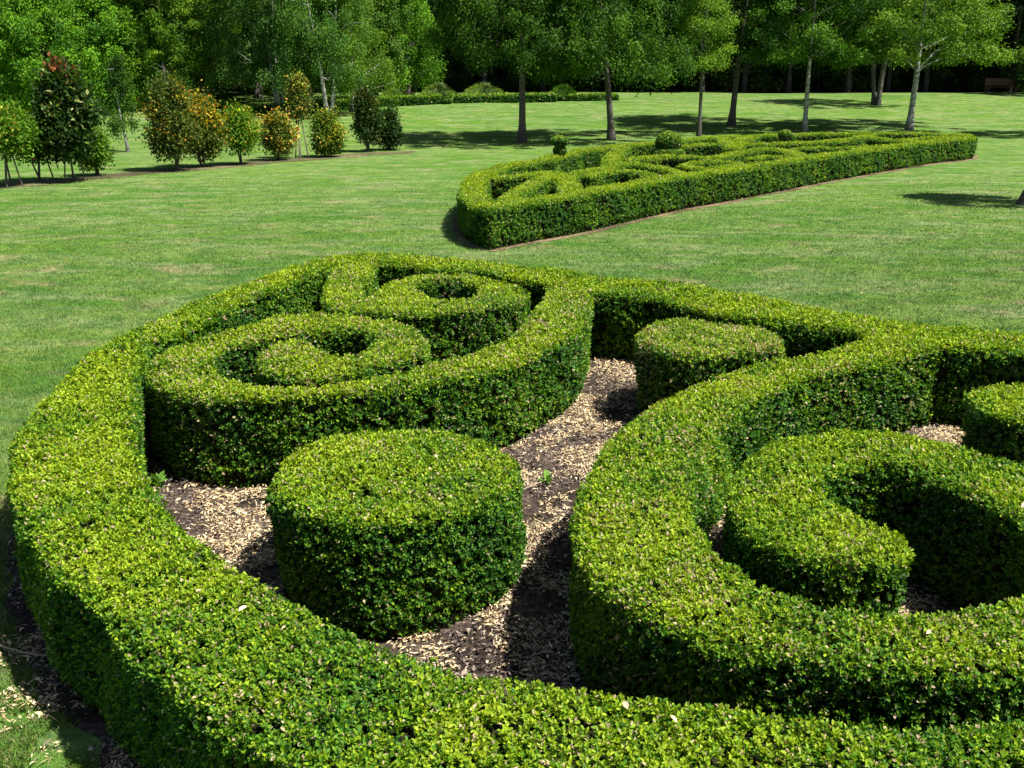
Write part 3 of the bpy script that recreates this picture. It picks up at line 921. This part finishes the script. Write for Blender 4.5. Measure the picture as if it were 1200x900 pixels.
place_tree('birch_tree', 'twin-stemmed tree with thick grey trunk above the left end of the far knot', 612, 167, dict(seed=1, height=10.5, crown_lo=3.6, crown_r=4.3, trunk_r=0.164, lean=(-.1, 0), cols=MIDG, n_clump=290, per=200, leafsize=.10, droop=.4, stems=1), m_graybark, 'lawn trees')
place_tree('birch_tree', 'slightly crooked grey-trunked tree, second from left behind the far knot', 717, 165, dict(seed=2, height=10, crown_lo=3.1, crown_r=3.8, trunk_r=0.156, lean=(-.9, 0), cols=((.02, .065, .008), (.12, .25, .02)), n_clump=240, per=200, leafsize=.10, droop=.4), m_graybark, 'lawn trees')
place_tree('birch_tree', 'thinnest slender tree directly behind the middle of the far knot', 819, 159, dict(seed=3, height=8.5, crown_lo=3.1, crown_r=1.5, trunk_r=0.094, lean=(.1, 0), cols=LIME, n_clump=80, per=200, n_limbs=16), m_graybark, 'lawn trees')
place_tree('birch_tree', 'dark-trunked tree leaning right, farther back between slender tree and white-footed tree', 857, 147, dict(seed=4, height=10, crown_lo=3.3, crown_r=4.0, trunk_r=.165, lean=(.6, 0), cols=((.010, .034, .004), (.075, .16, .012)), n_clump=270, per=200, leafsize=.10), m_graybark, 'lawn trees')
place_tree('birch_tree', 'slim pale birch with whitish foot behind the small clipped ball', 943, 155, dict(seed=5, height=10, crown_lo=3.4, crown_r=3.5, trunk_r=0.117, lean=(-.1, 0), cols=((.02, .07, .008), (.13, .28, .022)), n_clump=230, per=190, leafsize=.10), m_birch, 'lawn trees')
place_tree('lawn_tree', 'three-stemmed tree standing alone on the far rise with its own shadow', 1027, 123, dict(seed=6, height=9.8, crown_lo=3.4, crown_r=3.0, trunk_r=0.172, stems=3, cols=GREEN, n_clump=150, per=220, leafsize=.1), m_graybark, 'lawn trees')
place_tree('birch_tree', 'tall white-barked birch behind the right point of the far knot', 1065, 153, dict(seed=7, height=10.8, crown_lo=3.2, crown_r=4.4, trunk_r=0.156, lean=(.2, 0), cols=((.07, .15, .015), (.20, .33, .03)), n_clump=240, per=200, leafsize=.11), m_birch, 'lawn trees')
place_tree('lawn_tree', 'dark tree trunk cut off by the right edge of the lawn', 1200, 240, dict(seed=8, height=6.2, crown_lo=2.7, crown_r=1.4, trunk_r=0.148, lean=(1.5, .2), cols=MIDG, n_clump=60, per=200, leafsize=.09), m_graybark, 'lawn trees')
place_tree('lawn_tree', 'tree beyond the right edge whose shade falls on the lawn', 1300, 163, dict(seed=9, height=10, crown_lo=3.2, crown_r=3.0, trunk_r=0.156, cols=MIDG, n_clump=90, per=200, leafsize=.09), m_graybark, 'lawn trees')

# birches at the left
BL = 'birches at the left edge of the lawn'
place_tree('birch_tree', 'white birch clump of three stems, left, behind the orange bushes', 328, 131, dict(seed=11, height=11, crown_lo=1.9, crown_r=4.0, trunk_r=.16, stems=3, cols=((.03, .08, .014), (.10, .20, .035)), n_clump=260, per=240, leafsize=.10, droop=.5), m_birch, BL)
place_tree('birch_tree', 'pale birch stem just left of the staked yellow shrub', 366, 130, dict(seed=12, height=9, crown_lo=2.2, crown_r=1.9, trunk_r=.13, lean=(-.3, 0), cols=GREEN, n_clump=80, per=200, leafsize=.09, droop=.5), m_birch, BL)
place_tree('birch_tree', 'twin white birch stems leaning apart, right of the staked yellow shrub', 386, 136, dict(seed=13, height=8.5, crown_lo=2.3, crown_r=2.3, trunk_r=.17, stems=2, cols=((.05, .14, .02), (.14, .28, .04)), n_clump=110, per=220, leafsize=.09, droop=.6), m_birch, BL)
place_tree('birch_tree', 'weeping bright green birch beside the dark pair of shrubs', 413, 131, dict(seed=14, height=8.5, crown_lo=1.6, crown_r=2.4, trunk_r=.14, lean=(.3, 0), cols=LIME, n_clump=120, per=220, leafsize=.085, droop=.9), m_birch, BL)
# big leafy trees at the left
LT = 'leafy trees closing the lawn on the left'
place_tree('willow_tree', 'broad bright green tree with low hanging foliage, at the left edge', 60, 134, dict(seed=15, height=7.4, crown_lo=.8, crown_r=3.5, trunk_r=.2, cols=BRIGHT, n_clump=260, per=280, leafsize=.12, droop=.5, top_taper=.9), m_graybark, LT)
place_tree('willow_tree', 'bright green tree right of the broad one, over the tall red-tipped shrub', 128, 130, dict(seed=16, height=6.8, crown_lo=.9, crown_r=2.9, trunk_r=.2, cols=BRIGHT, n_clump=200, per=260, leafsize=.12, droop=.4), m_graybark, LT)
place_tree('leafy_tree', 'dense mid green tree behind the olive and orange bushes', 196, 127, dict(seed=17, height=10.5, crown_lo=1.2, crown_r=3.1, trunk_r=.2, cols=GREEN, n_clump=230, per=240, leafsize=.11), m_graybark, LT)
place_tree('leafy_tree', 'light green tree between the dense tree and the birch clump', 238, 124, dict(seed=18, height=10, crown_lo=1.7, crown_r=2.7, trunk_r=.2, cols=LIME, n_clump=170, per=220, leafsize=.10), m_graybark, LT)
place_tree('leafy_tree', 'tall bright tree above the round clipped shrub and ornamental grass', 478, 116, dict(seed=19, height=9, crown_lo=1.6, crown_r=2.4, trunk_r=.18, cols=BRIGHT, n_clump=150, per=220, leafsize=.11, droop=.6), m_graybark, LT)
place_tree('leafy_tree', 'yellow-green tree behind the weeping birch', 440, 117, dict(seed=20, height=11, crown_lo=2.2, crown_r=2.8, trunk_r=.18, cols=((.06, .14, .02), (.15, .27, .04)), n_clump=150, per=220, leafsize=.11, droop=.6), m_graybark, LT)
place_tree('young_tree', 'small staked young tree with a pale trunk, behind the shrub row', 150, 178, dict(seed=21, height=3.6, crown_lo=1.1, crown_r=.85, trunk_r=.065, lean=(-.2, 0), cols=MIDG, n_clump=45, per=130, leafsize=.07, clump_r=.3, droop=.6, n_limbs=10), m_birch, LT)

# ------------------------------------------------------------------ shrub row with coloured leaves
SR = 'shrubs planted in a row on the left lawn'
RED = (.32, .07, .03)
def shrub(label, px_, py_, top_py, hw, cols, accent, acc_frac, stem_show=.14, stakes=0, seed=0, cone=0.0, n=4200, leaf=.095, dx=0, name='garden_shrub'):
    rng = np.random.default_rng(seed)
    x, y, z = on_ground(px_, py_)
    dist = math.hypot(x, y)
    pxm = dist * math.cos(PITCH) / FOC * 1.02
    H = (py_ - top_py) * pxm * 1.0
    R = hw * pxm
    root = tag(empty(name, (x, y, z)), label, 'shrub', SR)
    lo = H * stem_show
    paths = []
    for s_ in range(3 if stakes == 0 else 1):
        a = rng.uniform(0, 6.28)
        paths.append((limb_path((.03 * math.cos(a), .03 * math.sin(a), -.05), (R * .3 * math.cos(a), R * .3 * math.sin(a), H * .6), .05, rng, 7), np.linspace(.035, .01, 7)))
    nc = int(26 + H * 12)
    cl = []
    for k in range(nc):
        u = rng.random()
        zz = lo + (H - lo) * (.06 + .9 * u)
        zz = lo + (H - lo) * (.10 + .76 * u)
        prof = math.sin(math.pi * (.14 + .80 * u)) ** .7 * (1 - cone * u) * .84
        a = rng.uniform(0, 6.28)
        rr = R * prof * math.sqrt(rng.uniform(.1, 1)) * .9 * rng.choice([.75, 1.0, 1.18])
        cl.append(np.array([rr * math.cos(a), rr * math.sin(a), zz]))
        if k % 2 == 0 and k < 24:
            paths.append((limb_path((0, 0, lo * .9 + (zz - lo) * .3), cl[-1], .05, rng, 5), np.linspace(.014, .004, 5)))
    cl = np.array(cl)
    n = int(n * 2.0)
    idx = rng.integers(0, nc, n)
    g_ = rng.standard_normal((n, 3)) * (.10 + .07 * R)
    P = cl[idx] + g_
    P[:, 2] = np.maximum(P[:, 2], lo * .8)
    v = P - np.array([0, 0, (H + lo) / 2]); v = unit(v)
    t = np.clip(rng.random(n), 0, 1)[:, None]
    C = np.array(cols[0]) + (np.array(cols[1]) - np.array(cols[0])) * t
    outer = np.clip(np.linalg.norm(P[:, :2], axis=1) / (R + .01) * .6 + (P[:, 2] - lo) / (H - lo) * .75, 0, 1.3)
    ac = rng.random(n) < .62 * acc_frac * outer ** 2 * (1 + .95 * np.sign(rng.standard_normal(nc)))[idx]
    C[ac] = np.array(accent) * rng.uniform(.6, 1.25, (ac.sum(), 1)) * (1 + np.array([[0, .25, 0]]) * rng.standard_normal((ac.sum(), 1)))
    if cone == .45:
        rt = (rng.random(n) < .38) & (P[:, 2] > H * (.84 + .1 * rng.random(n)))
        C[rt] = np.array([.30, .10, .05]) * rng.uniform(.6, 1.4, (rt.sum(), 1))
    A = unit(rng.standard_normal((n, 3)) * .7 + v * .7)
    N = unit(rng.standard_normal((n, 3)) * .6 + v * .3 + np.array([0, 0, .7]))
    L = leaf * rng.uniform(.7, 1.3, n)
    link_mesh('stems', tube_mesh('stems', paths, m_graybark), root)
    link_mesh('foliage', leaf_mesh('foliage', P, A, N, L, L * .55, C.clip(.004, .8), m_leaf), root)
    for k in range(stakes):
        a = 2 * math.pi * k / stakes + .5
        r_ = .28
        st = tube_mesh('stake', [([(r_ * math.cos(a), r_ * math.sin(a), -.08), (.06 * math.cos(a), .06 * math.sin(a), max(1.0, H * .55))], [.024, .022])], m_stake, 6)
        link_mesh('stake', st, root)
    return root
OLIVE = ((.03, .07, .012), (.13, .17, .03))
YG = ((.04, .12, .01), (.16, .30, .02))
DK = ((.012, .035, .008), (.05, .10, .015))
shrub('staked bright green shrub cut off by the left edge of the row', 14, 219, 138, 36, YG, (.5, .45, .05), .15, .45, 3, seed=61)
shrub('dark shaded shrub standing on three wooden stakes, second in the row', 52, 213, 150, 34, DK, (.2, .12, .03), .15, .42, 3, seed=62)
shrub('tallest shrub of the row, large glossy leaves and reddish top', 88, 213, 86, 37, DK, (.36, .40, .13), .32, .2, 2, seed=63, leaf=.16, cone=.45, n=5200)
shrub('low green shrub at the foot of the tallest red-topped one', 114, 206, 152, 20, YG, (.3, .35, .05), .15, .18, 0, seed=64, n=2600)
shrub('olive-yellow loose shrub left of the orange bush', 206, 200, 92, 32, OLIVE, (.42, .30, .03), .40, .14, 0, seed=65, n=6000)
shrub('wide bush covered in orange-yellow leaves, the brightest of the row', 238, 196, 116, 37, ((.04, .09, .01), (.16, .19, .02)), (.66, .42, .04), .62, .12, 0, seed=66, n=7000)
shrub('fresh green shrub on one short stem, right of the wide orange bush', 283, 193, 128, 23, YG, (.5, .45, .04), .30, .25, 0, seed=67, n=3600)
shrub('small rounded orange-leaved bush left of the staked yellow shrub', 327, 188, 134, 19, ((.04, .09, .01), (.12, .17, .02)), (.68, .46, .08), .65, .16, 0, seed=68, n=3600)
shrub('pointed yellow shrub on crossed wooden stakes', 353, 186, 92, 18, OLIVE, (.60, .50, .06), .55, .46, 3, seed=69, cone=.75, n=3000, leaf=.08)
shrub('round yellow-green bush right of the staked pointed shrub', 384, 184, 131, 21, ((.03, .08, .01), (.12, .2, .02)), (.5, .45, .04), .5, .1, 0, seed=70, n=4200)
shrub('upright dark green shrub near the right end of the row', 432, 178, 100, 19, DK, (.25, .25, .05), .3, .12, 0, seed=71, cone=.35, n=5200)
shrub('darkest small shrub at the right end of the row', 457, 176, 127, 14, ((.012, .035, .008), (.035, .075, .014)), (.08, .12, .03), .3, .06, 0, seed=72, n=3600)

# bare soil strip under the row
a_ = np.array([on_ground(q, w)[:2] for q, w in ((-60, 230), (0, 222), (60, 217), (130, 209), (200, 203), (260, 198), (330, 191), (400, 186), (450, 182), (492, 179))])
b2 = np.array([on_ground(q, w)[:2] for q, w in ((492, 176), (450, 178), (400, 181), (330, 186), (260, 192), (200, 197), (130, 203), (60, 210), (0, 214), (-60, 221))])
lp3 = chaikin(np.concatenate([a_, b2]), 2)
lp3 = lp3 + .16 * np.stack([wob(lp3[:, 0], lp3[:, 1], .7), wob(lp3[:, 0], lp3[:, 1], .6, 3)], 1)
m_strip = soil_material('dry_brown_soil', (.06, .05, .03), (.13, .12, .055), (.22, .19, .11), 5)
lp3 = offset_loop(lp3, np.full((len(lp3), 2), -.12))
tag(link_mesh('soil_strip', flat_poly('soil_strip', lp3, .008, m_strip)), kind='structure')

# ------------------------------------------------------------------ far edge: low hedges, ornamental grasses, round shrubs
def box_hedge_row(label, px0, px1, py_base, py_top, seed):
    rng = np.random.default_rng(seed)
    a = np.array(on_ground(px0, py_base[0])); b_ = np.array(on_ground(px1, py_base[1]))
    dist = math.hypot(*(a[:2] + b_[:2]) / 2)
    hgt = (py_base[0] - py_top) * dist / FOC / 1.0
    n = 7000
    t = rng.random(n)
    dirv = (b_ - a)[:2]; ln = np.linalg.norm(dirv); dirv = dirv / ln; nv = np.array([-dirv[1], dirv[0]])
    w = .35
    face = rng.random(n)
    off = np.where(face < .45, rng.uniform(-w, w, n), np.where(face < .9, -w, w) + .03 * rng.standard_normal(n))
    zz = np.where(face < .45, hgt + .03 * rng.standard_normal(n), rng.random(n) * hgt)
    c0 = (a + b_) / 2
    X = a[0] + dirv[0] * t * ln + nv[0] * off; Y = a[1] + dirv[1] * t * ln + nv[1] * off
    P = np.stack([X - c0[0], Y - c0[1], ground_z(X, Y) - c0[2] + zz], 1)
    R = rng.standard_normal((n, 3))
    yg = np.where(face < .45, .62, .18)
    C = hedge_colors(P, 1, yg, rng, 0, .02)
    L = .12 * rng.uniform(.7, 1.3, n)
    root = tag(empty('low_hedge', tuple(c0)), label, 'hedge', 'low hedges along the far edge of the lawn')
    link_mesh('foliage', leaf_mesh('foliage', P, R, unit(rng.standard_normal((n, 3)) * .6 + np.array([0, -.4, .7])), L, L * .6, C, m_box), root)
    V = []
    for k in range(9):
        q = a + (b_ - a) * k / 8
        gz = float(ground_z(q[0], q[1])) - c0[2]
        for o_, z_ in ((-w + .06, -.05), (w - .06, -.05), (w - .06, hgt - .06), (-w + .06, hgt - .06)):
            V.append((q[0] + nv[0] * o_ - c0[0], q[1] + nv[1] * o_ - c0[1], gz + z_))
    F = []
    for k in range(8):
        for s_ in range(4): F.append((k * 4 + s_, k * 4 + (s_ + 1) % 4, k * 4 + 4 + (s_ + 1) % 4, k * 4 + 4 + s_))
    F += [(0, 1, 2, 3), (35, 34, 33, 32)]
    me = bpy.data.meshes.new('branches'); me.from_pydata(V, [], F); me.materials.append(m_core)
    link_mesh('branches', me, root)
box_hedge_row('low clipped hedge left of the small round tuft, below the ornamental grass', 440, 516, (124.5, 121.5), 116, 81)
box_hedge_row('longest low hedge at the lawn edge, passing behind the twin-stemmed tree', 532, 650, (121, 118.5), 113.5, 82)
box_hedge_row('low hedge between and behind the two grey-trunked lawn trees', 655, 722, (117.5, 116.5), 112.5, 83)
box_hedge_row('shaded low hedge behind the birch clump on the left', 262, 425, (134, 126), 126, 84)

def grass_clump(label, px_, py_, top_py, hw, seed, col=((.12, .20, .06), (.30, .42, .15))):
    rng = np.random.default_rng(seed)
    x, y, z = on_ground(px_, py_)
    d = math.hypot(x, y); k = d / FOC
    H = (py_ - top_py) * k; R = hw * k
    n = 1500
    a = rng.uniform(0, 2 * math.pi, n); f_ = rng.random(n) ** .6
    tip = np.stack([R * f_ * np.cos(a), R * f_ * np.sin(a), H * (1 - .65 * f_ ** 2) * rng.uniform(.7, 1.05, n)], 1)
    mid = np.stack([R * .45 * f_ * np.cos(a), R * .45 * f_ * np.sin(a), H * .75 * (1 - .2 * f_) * rng.uniform(.8, 1.1, n)], 1)
    b0 = np.stack([.25 * R * rng.standard_normal(n) * .5, .25 * R * rng.standard_normal(n) * .5, np.full(n, -.02)], 1)
    s_ = np.stack([-np.sin(a), np.cos(a), np.zeros(n)], 1) * .018
    V = np.stack([b0 - s_, b0 + s_, mid + s_, tip, mid - s_], 1)
    C = np.array(col[0]) + (np.array(col[1]) - np.array(col[0])) * rng.random((n, 1))
    me = np_mesh('grass_leaves', V.reshape(-1, 3), np.arange(5 * n), np.full(n, 5), m_leaf, C)
    root = tag(empty('ornamental_grass', (x, y, z)), label, 'ornamental grass', 'ornamental grass clumps behind the low hedges')
    link_mesh('grass_leaves', me, root)
grass_clump('arching ornamental grass below the round clipped shrub', 462, 121, 103, 18, 91)
grass_clump('big arching ornamental grass left of the longest low hedge', 514, 119, 97, 23, 92)
grass_clump('wide ornamental grass clump behind the longest low hedge', 567, 117.5, 97, 27, 93)
grass_clump('leafy grass tuft between the two grey-trunked lawn trees', 660, 116.5, 99, 18, 94, ((.05, .13, .02), (.14, .28, .04)))
grass_clump('large soft grass mound on the bank behind the orange bushes', 255, 128, 108, 30, 95, ((.05, .13, .02), (.10, .22, .03)))

def round_shrub(label, px_, py_, top_py, hw, cols, seed, n=4500, leaf=.09, name='round_shrub'):
    rng = np.random.default_rng(seed)
    x, y, z = on_ground(px_, py_)
    k = math.hypot(x, y) / FOC
    H = (py_ - top_py) * k; R = hw * k
    v = unit(rng.standard_normal((n, 3)))
    rr = (1 - rng.random(n) ** 1.5 * .35) * (1 + .1 * np.sin(v[:, 0] * 5 + seed) + .08 * np.sin(v[:, 2] * 7))
    P = np.stack([v[:, 0] * R * rr, v[:, 1] * R * rr, H * .5 + v[:, 2] * H * .5 * rr], 1)
    A = unit(rng.standard_normal((n, 3)) + v * .5); N = unit(v + rng.standard_normal((n, 3)) * .5)
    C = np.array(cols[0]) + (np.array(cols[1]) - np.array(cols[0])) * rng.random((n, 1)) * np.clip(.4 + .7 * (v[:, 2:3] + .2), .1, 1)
    L = leaf * rng.uniform(.7, 1.3, n)
    root = tag(empty(name, (x, y, z)), label, 'shrub')
    link_mesh('foliage', leaf_mesh('foliage', P, A, N, L, L * .6, C.clip(.003, 1), m_leaf), root)
    V, F = core_ball((0, 0, H * .5), R * .72, H * .5 / R)
    me = bpy.data.meshes.new('branches'); me.from_pydata(V, [], F); me.materials.append(m_core)
    link_mesh('branches', me, root)
    return root
round_shrub('rounded shrub with yellowish new tips above the ornamental grass', 476, 113, 85, 15, ((.05, .10, .015), (.26, .28, .05)), 101)
round_shrub('small green tuft in the gap between two low hedges', 524, 122, 114.5, 6.5, ((.05, .12, .02), (.14, .28, .03)), 102, 1200)
round_shrub('small green tuft in front of the low hedge between the lawn trees', 661, 117.5, 111, 7, ((.05, .12, .02), (.14, .28, .03)), 103, 1200)
round_shrub('rounded dark shrub behind the bench at the right edge', 1196, 110, 72, 22, ((.02, .04, .012), (.06, .09, .02)), 104)
round_shrub('shaded bush in the dark under the trees behind the three-stemmed tree', 1004, 106, 74, 20, ((.02, .05, .012), (.07, .13, .02)), 105)

# ------------------------------------------------------------------ bench in the shade on the right
bx, by, bz = on_ground(1172, 110.5)
bench = tag(empty('park_bench', (bx, by, bz), math.radians(-4)), 'reddish wooden bench in the shade at the far right', 'bench')
def boxes(name, lst, mat, parent):
    V = []; F = []
    for (cx, cy, cz, sx_, sy_, sz_) in lst:
        k = len(V); e = .012
        for dx_ in (-1, 1):
            for dy_ in (-1, 1):
                for dz_ in (-1, 1): V.append((cx + dx_ * sx_ / 2, cy + dy_ * sy_ / 2, cz + dz_ * sz_ / 2))
        F += [(k, k + 1, k + 3, k + 2), (k + 4, k + 6, k + 7, k + 5), (k, k + 4, k + 5, k + 1), (k + 2, k + 3, k + 7, k + 6), (k, k + 2, k + 6, k + 4), (k + 1, k + 5, k + 7, k + 3)]
    me = bpy.data.meshes.new(name); me.from_pydata(V, [], F); me.materials.append(mat)
    o_ = link_mesh(name, me, parent)
    bv = o_.modifiers.new('soft_edges', 'BEVEL'); bv.width = .006; bv.segments = 2
    return o_
BW = 1.95
boxes('seat', [(0, -.20 + .12 * k, .46, BW, .10, .035) for k in range(4)], m_bench, bench)
boxes('backrest', [(0, .27, .62 + .13 * k, BW, .03, .10) for k in range(3)] + [(0, .30, .98, BW, .05, .06)], m_bench, bench)
for sx_ in (-1, 1):
    boxes('leg', [(sx_ * (BW / 2 - .08), -.22, .22, .07, .07, .44)], m_bench, bench)
    boxes('leg', [(sx_ * (BW / 2 - .08), .31, .48, .07, .05, .96)], m_bench, bench)
    boxes('armrest', [(sx_ * (BW / 2 - .02), 0, .66, .07, .55, .04)], m_bench, bench)

place_tree('lawn_tree', 'added tree at the far right, put there to shade the reddish bench', 0, 0, dict(seed=31, height=9, crown_lo=3.4, crown_r=3.4, trunk_r=.17, cols=MIDG, n_clump=150, per=220, leafsize=.12), m_graybark, 'lawn trees', loc=(bx + 3.6, by - 1.6, float(ground_z(bx + 3.6, by - 1.6))))  # tree added off frame so that its shade falls on the bench

def weed(label, x, y, size, n, seed):
    rng = np.random.default_rng(seed)
    a = rng.uniform(0, 6.28, n)
    A = np.stack([np.cos(a), np.sin(a), rng.uniform(.3, 1.6, n)], 1)
    N = np.stack([-np.cos(a) * .6, -np.sin(a) * .6, np.ones(n)], 1) + .3 * rng.standard_normal((n, 3))
    P = np.stack([.05 * size * np.cos(a), .05 * size * np.sin(a), rng.random(n) * size * .5], 1)
    L = size * rng.uniform(.5, 1, n)
    C = np.array([.16, .32, .05]) * rng.uniform(.7, 1.3, (n, 1))
    root = tag(empty('weed', (x, y, 0)), label, 'weed')
    link_mesh('leaves', leaf_mesh('leaves', P, A, N, L, L * .4, C, m_leaf, fine=True), root)
    link_mesh('stem', tube_mesh('stem', [([(0, 0, -.02), (.01, 0, size * .55)], [.004, .003])], m_stake, 5), root)
x_, y_ = on_plane(886, 222)
weed('pale broad-leaved weed at the foot of the long far hedge', x_, y_, .30, 9, 301)
x_, y_ = on_plane(186, 572)
weed('small green sapling sprouting in the dark corner beside the snail spiral hedge', x_, y_, .13, 26, 302)
x_, y_ = on_plane(640, 570)
weed('small weed growing in the dark bark left of the C-shaped hedge', x_, y_, .10, 22, 303)
def twig(label, pa, pb, seed):
    rng = np.random.default_rng(seed)
    a = (*on_plane(*pa), .045); b_ = (*on_plane(*pb), .05)
    c0 = np.array([(a[0] + b_[0]) / 2, (a[1] + b_[1]) / 2, 0])
    o_ = link_mesh('fallen_twig', tube_mesh('fallen_twig', [(limb_path(np.array(a) - c0, np.array(b_) - c0, .015, rng, 8), np.linspace(.006, .003, 8))], m_twig, 6), loc=tuple(c0))
    tag(o_, label, 'twig')
m_twig = bark_material('dry_twig', (.42, .34, .26), (.30, .23, .17))
twig('long dry twig slanting across the dark bark beside the big drum bush', (606, 584), (650, 566), 1)
twig('short dry twig on the straw near the spiral hedge corner', (640, 517), (655, 508), 2)
twig('dry twig lying in the hedge shadow at the lower left edge', (0, 764), (60, 778), 3)

# ------------------------------------------------------------------ forest behind
FG = 'tall dark trees of the wood behind the lawn'
protos = []
for k in range(4):
    spec = dict(seed=200 + k, height=15 + k, crown_lo=4.2 + .3 * k, crown_r=3.7, trunk_r=.16, cols=DARK, n_clump=170, per=200, leafsize=.17, clump_r=.95, n_limbs=18)
    r = place_tree('forest_tree', 'x', 0, 0, spec, m_woodbark, lm=m_darkleaf, group=FG, loc=(0, 0, -100))
    protos.append(r)
understory = []
for k in range(2):
    r = place_tree('forest_shrub', 'x', 0, 0, dict(seed=210 + k, height=5.5, crown_lo=.3, crown_r=2.6, trunk_r=.08, cols=((.025, .06, .012), (.08, .15, .025)), n_clump=90, per=150, leafsize=.16, clump_r=.8, n_limbs=8), m_woodbark, lm=m_darkleaf, group='dark undergrowth of the wood', cat='shrub', loc=(0, 0, -100))
    understory.append(r)
hillp = []
for k in range(2):
    r = place_tree('hillside_tree', 'x', 0, 0, dict(seed=220 + k, height=11 + 2 * k, crown_lo=1.0, crown_r=3.6, trunk_r=.2, cols=(((.025, .075, .012), (.08, .19, .02)), ((.04, .10, .012), (.12, .24, .025)))[k], n_clump=150, per=170, leafsize=.2, clump_r=.9, n_limbs=14), m_graybark, 'green trees on the bank at the left', loc=(0, 0, -100))
    hillp.append(r)
rg = random.Random(3)
used = {}
def put(proto, x, y, label, sc):
    z = float(ground_z(x, y)) - .05
    rz = rg.uniform(0, 6.28)
    if proto.name not in used:
        used[proto.name] = 1
        proto.location = (x, y, z); proto.rotation_euler = (0, 0, rz); proto.scale = (sc[0], sc[0], sc[1]); proto['label'] = label
        return proto
    return copy_tree(proto, label, x, y, z, rz, sc)
rows = [(76, -9, 50, 3.6), (81, -12, 54, 4.0), (87, -14, 58, 4.4), (95, -16, 62, 5.2), (105, -20, 66, 6.5)]
for ri, (yy, x0, x1, stp) in enumerate(rows):
    x = x0
    while x < x1:
        s_ = rg.uniform(.9, 1.15)
        lab = ('dark tall tree in the front row of the wood, trunk showing against the gloom' if ri == 0 else 'dark tall tree standing deep inside the wood behind its front row')
        put(protos[rg.randrange(4)], x + rg.uniform(-1, 1), yy + rg.uniform(-1.3, 1.3), lab, (s_, s_ * rg.uniform(.95, 1.1)))
        x += stp
for yy, x0, x1, stp in ((79, -10, 56, 4.6), (90, -14, 58, 3.2), (99, -16, 60, 4.0), (112, -20, 70, 4.2)):
    x = x0
    while x < x1:
        s_ = rg.uniform(.8, 1.25)
        put(understory[rg.randrange(2)], x + rg.uniform(-.8, .8), yy + rg.uniform(-1.5, 1.5), 'dark leafy undergrowth bush between the trunks inside the wood', (s_, s_))
        x += stp
for yy, x0, x1, stp in ((66, -44, -12, 4.0), (73, -50, -14, 4.4), (82, -56, -16, 5.0), (94, -62, -18, 5.5)):
    x = x0
    while x < x1:
        s_ = rg.uniform(.75, 1.1)
        put(hillp[rg.randrange(2)], x + rg.uniform(-1, 1), yy + rg.uniform(-1.5, 1.5), 'green leafy tree on the rising bank behind the left lawn trees', (s_, s_))
        x += stp
